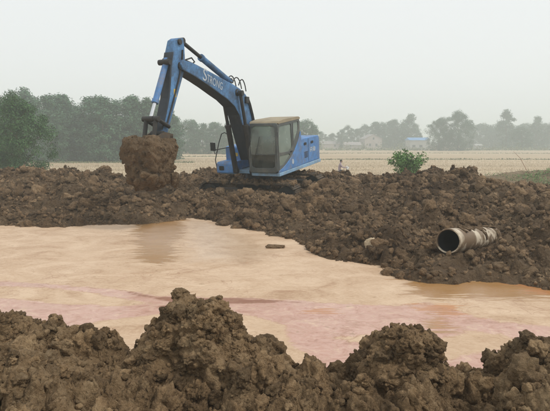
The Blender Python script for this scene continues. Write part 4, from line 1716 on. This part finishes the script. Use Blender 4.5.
def tree(kind, u, vtop, y, label, mat, group, sx=1.0, name='tree', zbase=ZF):
    top_ = at_y(u, vtop, y)
    s = (top_[2] - zbase) / 10.0
    root = empty(name, (top_[0], y, zbase), label, 'tree', group)
    root.rotation_euler = (0, 0, tree_rng.uniform(0, 6.28))
    root.scale = (s * sx, s * sx, s)
    cr, tr = protos[kind]
    for nm, me_ in (('crown', cr), ('trunk', tr)):
        o = bpy.data.objects.new(nm, me_)
        col.objects.link(o)
        o.parent = root
        if nm == 'crown':
            if not me_.materials:
                me_.materials.append(mat)
            o.material_slots[0].link = 'OBJECT'
            o.material_slots[0].material = mat
    return root


ORD = ('leftmost', 'second', 'third', 'fourth', 'fifth', 'sixth', 'seventh', 'eighth', 'ninth', 'tenth', 'eleventh', 'twelfth', 'thirteenth', 'fourteenth', 'fifteenth', 'sixteenth', 'rightmost')


def wood(name, specs, mat, label):
    """a far-off mass of trees that reads as one"""
    Vs, Fs, k0 = [], [], 0
    for (u, v, y, kind, sx) in specs:
        me_ = protos[kind][0]
        co = np.empty(len(me_.vertices) * 3, np.float32)
        me_.vertices.foreach_get('co', co)
        co = co.reshape(-1, 4, 3)[::2].reshape(-1, 3)
        t_ = at_y(u, v, y)
        s_ = (t_[2] - ZF) / 10
        a = tree_rng.uniform(0, 6.28)
        ca, sa = math.cos(a), math.sin(a)
        c2 = np.stack([(co[:, 0] * ca - co[:, 1] * sa) * s_ * sx, (co[:, 0] * sa + co[:, 1] * ca) * s_ * sx, co[:, 2] * s_], -1)
        ctr = c2.reshape(-1, 4, 3).mean(1, keepdims=True)
        c2 = (ctr + (c2.reshape(-1, 4, 3) - ctr) * 1.4).reshape(-1, 3)
        Vs.append(c2 + np.array([t_[0], y, ZF]))
        Fs.append(np.arange(len(c2)).reshape(-1, 4) + k0)
        k0 += len(c2)
    return tag(link(name, raw_mesh(name, np.concatenate(Vs), np.concatenate(Fs)), mat), label, None, None, 'stuff')


G1 = 'trees of the tall row across the field on the left'
left_row = [(-14, 96, 92, 'poplar_b'), (12, 93, 90, 'poplar_a'), (24, 90, 92, 'poplar_a'), (33, 98, 95, 'poplar_c'), (47, 96, 88, 'poplar_b'), (58, 94.5, 90, 'poplar_b'), (68, 103, 93, 'poplar_c'), (78, 107, 96, 'poplar_a'),
            (88, 99, 90, 'poplar_a'), (96, 98, 93, 'poplar_c'), (105, 97, 88, 'poplar_b'), (116, 102, 93, 'poplar_a'), (126, 97, 90, 'poplar_b'), (137, 98, 94, 'poplar_c'), (146, 100, 90, 'poplar_a'), (157, 101, 92, 'poplar_b'), (168, 108, 98, 'poplar_a')]
for i, (u, v, y, k) in enumerate(left_row):
    tree(k, u, v, y, ORD[i] + (' from the left' if 0 < i < 16 else '') + ' of the tall green trees in the row left of the boom', M['leaf_mid'], G1, 1.15)
wood('wood', [(-8 + 11 * i, 118 + 4 * math.sin(i * 2.3), 104 + 3 * math.cos(i * 1.7), ('poplar_c', 'poplar_b', 'poplar_a')[i % 3], 1.5) for i in range(17)], M['leaf_mid'], 'hazy green wood filling in behind the tall left row')
G2 = 'smaller trees beyond the boom'
for i, (u, v) in enumerate(((178, 121), (186, 122), (194, 121), (203, 124), (211, 122.5), (219, 125), (227, 122), (236, 126), (246, 124), (258, 127), (272, 126), (286, 125), (299, 121), (306, 122), (313, 128))):
    tree(('poplar_b', 'round_b', 'poplar_a', 'poplar_c')[i % 4], u, v, 150 + 8 * math.sin(i * 1.9), (ORD[i] if i < 14 else 'rightmost') + (' from the left' if 0 < i < 14 else '') + ' of the smaller hazy trees behind the boom and cab', M['leaf_mid'], G2, 1.25)
t_ = tree('round_a', 16, 99.5, 40, 'dark green bushy tree nearest at the left edge', M['leaf_dark'], None, 0.82)
tree('round_b', -10, 104, 44, 'dark green tree mostly cut off by the left edge of the frame', M['leaf_dark'], None, 1.0)
G3 = 'far hazy trees along the right horizon'
far = [(322, 133, 'round_b', 1.2), (332, 134, 'round_a', 1.0), (341, 131, 'round_b', 1.0), (349, 127, 'round_b', 1.0), (356, 129, 'poplar_b', 1.3), (365, 126, 'round_b', 1.0), (374, 122, 'poplar_b', 1.3), (382, 124, 'round_b', 1.0), (389, 121, 'poplar_b', 1.3),
       (396, 120, 'poplar_c', 1.2), (402, 123, 'poplar_b', 1.3), (409, 115, 'poplar_a', 1.35), (414, 128, 'round_b', 1.0), (421, 134, 'slim', 1.0), (426, 138, 'round_b', 1)]
for i, (u, v, k, sx) in enumerate(far):
    tree(k, u, v, 250 + tree_rng.uniform(-10, 14), (ORD[i] if i < 14 else 'rightmost') + (' from the left' if 0 < i < 14 else '') + ' of the far hazy trees behind the houses', M['leaf_far'], 'far hazy trees behind the houses', sx)
wood('wood', [(466 + i * 7.2, 126.5 + 2.2 * math.sin(i * 2.1), 275 + 8 * math.sin(i * 3.3), ('round_b', 'poplar_b', 'round_a')[i % 3], 1.25) for i in range(16)], M['leaf_far'], 'pale distant wood low along the right horizon')
tree('round_a', 459, 113, 200, 'large round dark tree right of the blue-roofed shed, right half of the pair', M['leaf_far'], None, 0.86)
tree('round_a', 440, 119.5, 203, 'round dark tree, left half of the pair right of the blue-roofed shed', M['leaf_far'], None, 0.92)
tree('poplar_a', 507, 111, 235, 'tall slender tree standing above the distant right treeline', M['leaf_far'], None, 1.2)
tree('round_b', 523, 128, 215, 'dark rounded low tree just right of the tall slender tree', M['leaf_far'], None, 1.25)
tree('poplar_c', 538, 117, 240, 'tall pointed tree near the right edge of the horizon', M['leaf_far'], None, 1.2)
tree('slim', 549, 126, 235, 'thin tree at the very right edge of the horizon', M['leaf_far'], None, 1.3)
# low hedge of weeds on the field's far side
r_ = np.random.default_rng(31)
n = 9000
u_ = r_.uniform(-130, 130, n)
yy = 214 + r_.normal(size=n) * 3.0 + 12 * np.clip((-u_ - 5) / 60, -0.5, 0.2)
hh = 0.9 * np.abs(r_.normal(size=n)) * (0.5 + 0.9 * (vnoise2(u_ * 0.16, u_ * 0 + 5, 9) > 0.05))
Vl, Fl = leaves(np.stack([u_, yy, ZF + hh], -1), 0.7 * r_.uniform(0.6, 1.3, n), 41)
tag(link('field_edge_weeds', raw_mesh('field_edge_weeds', Vl, Fl), M['grass_dry']), 'band of low green weeds along the far edge of the field', None, None, 'stuff')
# grass dykes across the field
Vs, Fs, k0 = [], [], 0
for (x0, x1, y0, y1, n) in ((-90, 90, 150, 152.5, 3800), (8, 60, 96, 98, 1500), (-60, -12, 84, 86.5, 2200), (-30, 2, 118, 120, 900)):
    px_ = r_.uniform(x0, x1, n)
    py_ = r_.uniform(y0, y1, n) + 2.0 * np.sin(px_ * 0.05)
    V1, F1 = leaves(np.stack([px_, py_, ZF + 0.05 + 0.16 * r_.random(n) ** 2], -1), 0.26 * r_.uniform(0.6, 1.3, n), 51 + k0)
    Vs.append(V1); Fs.append(F1 + k0); k0 += len(V1)
tag(link('field_grass', raw_mesh('field_grass', np.concatenate(Vs), np.concatenate(Fs)), M['grass_dry']), 'green grass on the low dykes crossing the stubble field', None, None, 'stuff')
# stubble: short straw blades in rows
n = 42000
py_ = 27 + 75 * r_.random(n) ** 1.5
py_ = np.round(py_ / 0.5) * 0.5 + r_.normal(size=n) * 0.07
px_ = r_.uniform(-0.62, 0.62, n) * py_ + r_.uniform(-2, 2, n)
hb = r_.uniform(0.08, 0.22, n)
tl = r_.normal(size=(n, 2)) * 0.05
wb = r_.uniform(0.015, 0.04, n)
z0 = ZF - 0.03
V_ = np.stack([np.stack([px_ - wb, py_, np.full(n, z0)], -1), np.stack([px_ + wb, py_, np.full(n, z0)], -1), np.stack([px_ + tl[:, 0], py_ + tl[:, 1], z0 + hb], -1)], 1).reshape(-1, 3)
tag(link('stubble', raw_mesh('stubble', V_, np.arange(3 * n).reshape(-1, 3)), M['straw']), 'short dry straw stubble standing in rows on the field', None, None, 'stuff')

# bush behind the ridge -----------------------------------------------------
def bush():
    y = 28.0
    c = at_y(408, 148, y)
    root = empty('bush', (c[0], y, ZF), 'leafy green bush standing behind the crest of the spoil bank', 'bush')
    rp = random.Random(8)
    H = c[2] - ZF
    st = MB()
    P = []
    for k in range(34):
        a = rp.uniform(0, 6.28)
        el = rp.uniform(0.25, 1.0)
        ln = rp.uniform(0.75, 1.1)
        reach = 1.0 * ln * math.sqrt(max(0, 1 - el * el * 0.75))
        zt = H - 0.85 + 0.88 * el * ln * 0.95
        pts = []
        for j in range(7):
            t = j / 6
            pts.append((reach * t ** 1.2 * math.cos(a), reach * t ** 1.2 * math.sin(a), zt * (1 - (1 - t) ** 1.6) - 0.10 * t ** 4))
        st.tube(pts, [0.02 * (1 - 0.8 * j / 6) + 0.003 for j in range(7)], 5)
        for j in range(70):
            t = rp.uniform(0.5, 1.0)
            i0 = min(5, int(t * 6)); f_ = t * 6 - i0
            p0 = np.array(pts[i0]) * (1 - f_) + np.array(pts[i0 + 1]) * f_
            P.append(p0 + np.array([rp.gauss(0, 0.09), rp.gauss(0, 0.09), rp.gauss(0, 0.06)]))
    st.build('stem', M['bark'], root)
    P = np.array(P)
    Vl, Fl = leaves(P, 0.13 * np.random.default_rng(3).uniform(0.7, 1.3, len(P)), 77)
    link('foliage', raw_mesh('foliage', Vl, Fl), M['leaf_bush'], root)


bush()

# weedy earth berm at the right ------------------------------------------------
xs = np.arange(4, 34, 0.14)
ys = np.arange(25.5, 41, 0.14)
X, Y = np.meshgrid(xs, ys)
rz = np.interp(X, [4, 9, 11.5, 14, 17, 22, 34], [-1.5, -1.1, -0.35, 0.05, 0.22, 0.25, 0.2])
Z = ZF - 0.1 + (rz - ZF + 0.1) * np.exp(-((Y - 32 - 0.6 * vnoise2(X * 0.3, X * 0, 5)) / 3.2) ** 2) + 0.10 * fbm2(X * 0.8, Y * 0.8, 55, 4) + 0.10 * caps2(X, Y, 0.6, 57, 0.4)
tag(link('earth_berm', grid_mesh('earth_berm', xs, ys, X, Y, Z), M['berm']), 'low pale earth berm with weeds behind the spoil bank', None, None, 'structure')


def berm_z(x, y):
    rz = np.interp(x, [4, 9, 11.5, 14, 17, 22, 34], [-1.5, -1.1, -0.35, 0.05, 0.22, 0.25, 0.2])
    return ZF - 0.1 + (rz - ZF + 0.1) * np.exp(-((y - 32 - 0.6 * vnoise2(x * 0.3, x * 0, 5)) / 3.2) ** 2) + 0.10 * fbm2(x * 0.8, y * 0.8, 55, 4)


n = 30000
px_ = r_.uniform(11, 22, n)
py_ = r_.uniform(27.5, 33, n)
k = vnoise2(px_ * 0.6, py_ * 0.6, 88) + 0.25 * r_.normal(size=n) + 0.28 * (px_ > 13.8) - 0.1 * (py_ > 31) > 0.48
px_, py_ = px_[k], py_[k]
Vl, Fl = leaves(np.stack([px_, py_, berm_z(px_, py_) + 0.02 + 0.12 * r_.random(len(px_))], -1), 0.075 * r_.uniform(0.6, 1.3, len(px_)), 61)
tag(link('berm_weeds', raw_mesh('berm_weeds', Vl, Fl), M['weed']), 'green weeds growing over the pale berm at the right', None, None, 'stuff')
# dry stalk leaning over the berm
A = at_y(527, 166, 31)
B = at_y(513.5, 151.5, 31)
q = MB(A)
q.tube([A - np.array([0, 0, 0.25]), A * 0.5 + B * 0.5 + np.array([0, 0, 0.03]), B], [0.014, 0.011, 0.006], 6)
st_ = q.build('dry_stalk', simple('dry_stalk', (0.30, 0.15, 0.10), 0.8), None)
st_.location = A
tag(st_, 'thin reddish dry stalk leaning over the pale berm', 'stalk')

# ------------------------------------------------------------------ far buildings
M['plaster'] = simple('plaster', (0.36, 0.31, 0.29), 0.85, 0, 0.12, 0.5)
M['plaster_w'] = simple('plaster_white', (0.34, 0.34, 0.33), 0.85, 0, 0.12, 0.5)
M['tile'] = simple('roof_tile', (0.27, 0.24, 0.235), 0.85, 0, 0.2, 1.0)
M['blue_sheet'] = simple('blue_sheet_roof', (0.10, 0.27, 0.52), 0.6, 0, 0.15, 0.5)
M['dark_open'] = simple('dark_window_glass', (0.05, 0.055, 0.06), 0.25, 0, 0.1)


def house(u0, u1, vt, ve, y, depth, label, wall, roof, rz=0.0, gable=True, wins=(), name='house', rows=1):
    a, b = at_y(u0, ve, y), at_y(u1, ve, y)
    tz = at_y(u0, vt, y)[2] - ZF
    ez = a[2] - ZF
    w = (b[0] - a[0]) / 2
    c = ((a[0] + b[0]) / 2, y + depth / 2, ZF)
    root = empty(name, c, label, 'building')
    root.rotation_euler = (0, 0, rz)
    d2 = depth / 2
    q = MB()
    q.box(-w, w, -d2, d2, 0, ez)
    if gable:
        for s in (-1, 1):
            q.add([(-w, s * d2, ez), (w, s * d2, ez), (0, s * d2, tz)], [(0, 1, 2)])
    q.build('wall', wall, root)
    q = MB()
    if gable:
        e = 0.25
        for s in (-1, 1):
            q.add([(0, -d2 - e, tz + 0.12), (0, d2 + e, tz + 0.12), (s * (w + e), d2 + e, ez - 0.12), (s * (w + e), -d2 - e, ez - 0.12),
                   (0, -d2 - e, tz), (0, d2 + e, tz), (s * (w + e), d2 + e, ez - 0.26), (s * (w + e), -d2 - e, ez - 0.26)],
                  [(0, 1, 2, 3), (4, 7, 6, 5), (0, 3, 7, 4), (1, 5, 6, 2), (2, 6, 7, 3)])
    else:
        q.add([(-w - 0.3, -d2 - 0.3, ez), (w + 0.3, -d2 - 0.3, ez), (w + 0.3, 0, tz), (-w - 0.3, 0, tz), (-w - 0.3, d2 + 0.3, ez), (w + 0.3, d2 + 0.3, ez)],
              [(0, 1, 2, 3), (3, 2, 5, 4), (0, 3, 4), (1, 5, 2)])
    q.build('roof', roof, root)
    for (x, z, ww, wh) in wins:
        q = MB()
        q.box(x * w - ww / 2, x * w + ww / 2, -d2 - 0.04, -d2 + 0.02, z, z + wh)
        o = q.build('window', M['plaster_w'], root)
        q = MB()
        q.box(x * w - ww / 2 + 0.08, x * w + ww / 2 - 0.08, -d2 - 0.055, -d2 - 0.042, z + 0.08, z + wh - 0.08)
        q.build('pane', M['dark_open'], o)


house(363.5, 381, 134.5, 138.5, 238, 9, 'pale pinkish two-storey house with its gable end to the field', M['plaster'], M['tile'], 0.12, True, ((-0.4, 1.2, 1.0, 1.3), (0.35, 1.2, 1.0, 1.3), (0.0, 4.0, 0.9, 1.1)))
house(345, 361, 142, 145, 236, 7, 'low grey-walled house left of the gabled one', M['tile'], M['tile'], 0.0, False, ((-0.3, 1.0, 0.9, 1.0),))
house(322, 342, 141, 144, 244, 7, 'long low grey house at the left end of the far village', M['plaster'], M['tile'], 0.0, False, ((0.3, 1.0, 0.9, 1.0),))
house(410, 430, 137.5, 140.2, 230, 8, 'long white shed with a bright blue sheet roof', M['plaster_w'], M['blue_sheet'], 0.0, False, ((-0.6, 0.8, 1.4, 1.2), (0.1, 0.8, 1.4, 1.2)), 'shed')
house(476, 482, 144, 145.5, 222, 3, 'tiny white hut at the foot of the right treeline', M['plaster_w'], M['plaster_w'], 0.0, False, (), 'hut')

# ------------------------------------------------------------------ person on a scooter beyond the bank
def rider():
    y = 45.0
    c = at_y(341.0, 165, y)
    px, py = c[0], y
    # person: one skinned body, seated, facing +x, hands on the bars
    root = empty('person', (px, py, ZF), 'person in a mauve shirt riding a scooter across the field', 'person')
    J = {'pelvis': (-0.15, 0, 0.82), 'belly': (-0.13, 0, 1.0), 'chest': (-0.08, 0, 1.22), 'neck': (-0.04, 0, 1.40), 'head0': (-0.02, 0, 1.48), 'head1': (0.0, 0, 1.60)}
    E = [('pelvis', 'belly'), ('belly', 'chest'), ('chest', 'neck'), ('neck', 'head0'), ('head0', 'head1')]
    rad = {'pelvis': 0.15, 'belly': 0.14, 'chest': 0.16, 'neck': 0.06, 'head0': 0.085, 'head1': 0.085}
    for s, nm in ((-1, 'r'), (1, 'l')):
        for k, p, r0 in (('sh', (-0.07, 0.19 * s, 1.33), 0.075), ('el', (0.10, 0.26 * s, 1.10), 0.05), ('wr', (0.34, 0.24 * s, 1.06), 0.038), ('ha', (0.42, 0.24 * s, 1.07), 0.04),
                         ('hip', (-0.10, 0.11 * s, 0.80), 0.10), ('kn', (0.30, 0.15 * s, 0.74), 0.07), ('an', (0.26, 0.15 * s, 0.36), 0.045), ('to', (0.42, 0.15 * s, 0.32), 0.04)):
            J[k + nm] = p
            rad[k + nm] = r0
        E += [('chest', 'sh' + nm), ('sh' + nm, 'el' + nm), ('el' + nm, 'wr' + nm), ('wr' + nm, 'ha' + nm), ('pelvis', 'hip' + nm), ('hip' + nm, 'kn' + nm), ('kn' + nm, 'an' + nm), ('an' + nm, 'to' + nm)]
    names = list(J)
    me = bpy.data.meshes.new('body')
    me.from_pydata([J[k] for k in names], [(names.index(a), names.index(b)) for a, b in E], [])
    o = bpy.data.objects.new('body', me)
    col.objects.link(o)
    o.parent = root
    me.materials.append(simple('mauve_shirt', (0.33, 0.26, 0.30), 0.85, 0, 0.15))
    md = o.modifiers.new('skin', 'SKIN')
    for i, k in enumerate(names):
        me.skin_vertices[0].data[i].radius = (rad[k], rad[k])
        me.skin_vertices[0].data[i].use_root = k == 'pelvis'
    sb = o.modifiers.new('sub', 'SUBSURF')
    sb.levels = sb.render_levels = 2
    skin = simple('skin', (0.36, 0.22, 0.15), 0.6, 0, 0.1)
    V, T = ico(3)
    f = MB()
    f.add(V * (0.093, 0.078, 0.118) + (0.02, 0, 1.56), [tuple(t) for t in T])
    f.add(V * (0.022, 0.016, 0.025) + (0.115, 0, 1.55), [tuple(t) for t in T])
    for s in (-1, 1):
        f.add(V * (0.02, 0.012, 0.03) + (0.01, 0.08 * s, 1.56), [tuple(t) for t in T])
        f.add(V * (0.05, 0.03, 0.022) + (0.44, 0.24 * s, 1.07), [tuple(t) for t in T])
    f.build('face', skin, root, 0, 60)
    h_ = MB()
    hv = V * (0.105, 0.092, 0.11) + (0.0, 0, 1.60)
    hv[:, 2] = np.maximum(hv[:, 2], 1.56 - 0.05 * (hv[:, 0] < 0.0))
    h_.add(hv, [tuple(t) for t in T])
    h_.build('hair', simple('hair', (0.02, 0.017, 0.015), 0.6), root, 0, 60)
    t_ = MB()
    for s in (-1, 1):
        t_.tube([(-0.12, 0.11 * s, 0.81), (0.30, 0.15 * s, 0.75), (0.26, 0.15 * s, 0.40)], [0.115, 0.085, 0.06], 12)
    t_.build('trousers', simple('dark_trousers', (0.05, 0.05, 0.06), 0.85), root, 0, 60)
    # scooter
    sc_ = empty('scooter', (px, py, ZF), 'white scooter carrying the rider across the field', 'scooter')
    white = simple('white_fairing', (0.72, 0.76, 0.78), 0.35, 0, 0.08)
    for xw in (0.72, -0.55):
        q = MB()
        ring_ = [(xw + 0.19 * math.cos(a), 0, 0.24 + 0.19 * math.sin(a)) for a in np.linspace(0, 2 * math.pi, 25)]
        q.tube(ring_, 0.05, 8, False)
        wl = q.build('wheel', M['rubber'], sc_, 0, 60)
        q = MB()
        q.tube([(xw, -0.04, 0.24), (xw, 0.04, 0.24)], 0.12, 16)
        q.build('rim', M['chrome'], wl)
    q = MB()
    q.prism(rpoly([(-0.70, 0.50), (-0.72, 0.72), (-0.50, 0.78), (0.05, 0.68), (0.12, 0.35), (0.50, 0.30), (0.50, 0.22), (-0.2, 0.24), (-0.45, 0.42)], 0.06), -0.13, 0.13, lambda p: (p[0], p[2], p[1]))
    q.build('body_panel', white, sc_, 0.03)
    q = MB()
    q.prism(rpoly([(0.48, 0.24), (0.62, 0.30), (0.62, 0.85), (0.50, 1.05), (0.40, 1.05), (0.50, 0.80)], 0.05), -0.17, 0.17, lambda p: (p[0], p[2], p[1]))
    q.build('leg_shield', white, sc_, 0.04)
    q = MB()
    q.prism(rpoly([(0.40, 1.02), (0.62, 0.98), (0.62, 1.12), (0.44, 1.20)], 0.05), -0.13, 0.13, lambda p: (p[0], p[2], p[1]))
    q.build('head_cowl', white, sc_, 0.04)
    q = MB()
    q.tube([(0.63, 0, 1.05), (0.655, 0, 1.05)], 0.07, 16)
    q.build('headlight', M['chrome'], sc_)
    q = MB()
    q.tube([(0.42, -0.32, 1.07), (0.48, 0, 1.06), (0.42, 0.32, 1.07)], 0.018, 8)
    q.build('handlebar', M['rubber'], sc_)
    q = MB()
    q.prism(rpoly([(-0.62, 0.76), (-0.60, 0.82), (0.02, 0.76), (0.03, 0.69)], 0.03), -0.12, 0.12, lambda p: (p[0], p[2], p[1]))
    q.build('seat', M['seat'], sc_, 0.02)
    q = MB()
    q.tube([(0.58, 0, 0.9), (0.72, 0, 0.24)], 0.03, 8)
    q.build('fork', M['chrome'], sc_)


rider()

# ------------------------------------------------------------------ haze over the whole place
q = MB()
q.box(-1520, 1520, -620, 2020, -3.2, 26)
hz = q.build('haze', None, None)
hm = bpy.data.materials.new('haze')
hm.use_nodes = True
hn = hm.node_tree
hn.nodes.clear()
ho = N(hn, 'OutputMaterial')
pv = N(hn, 'VolumePrincipled')
pv.inputs['Color'].default_value = (0.875, 0.95, 0.945, 1)
pv.inputs['Density'].default_value = 0.0028
pv.inputs['Anisotropy'].default_value = 0.2
hn.links.new(pv.outputs[0], ho.inputs['Volume'])
hz.data.materials.append(hm)
tag(hz, 'pale summer haze hanging over the whole field', None, None, 'stuff')
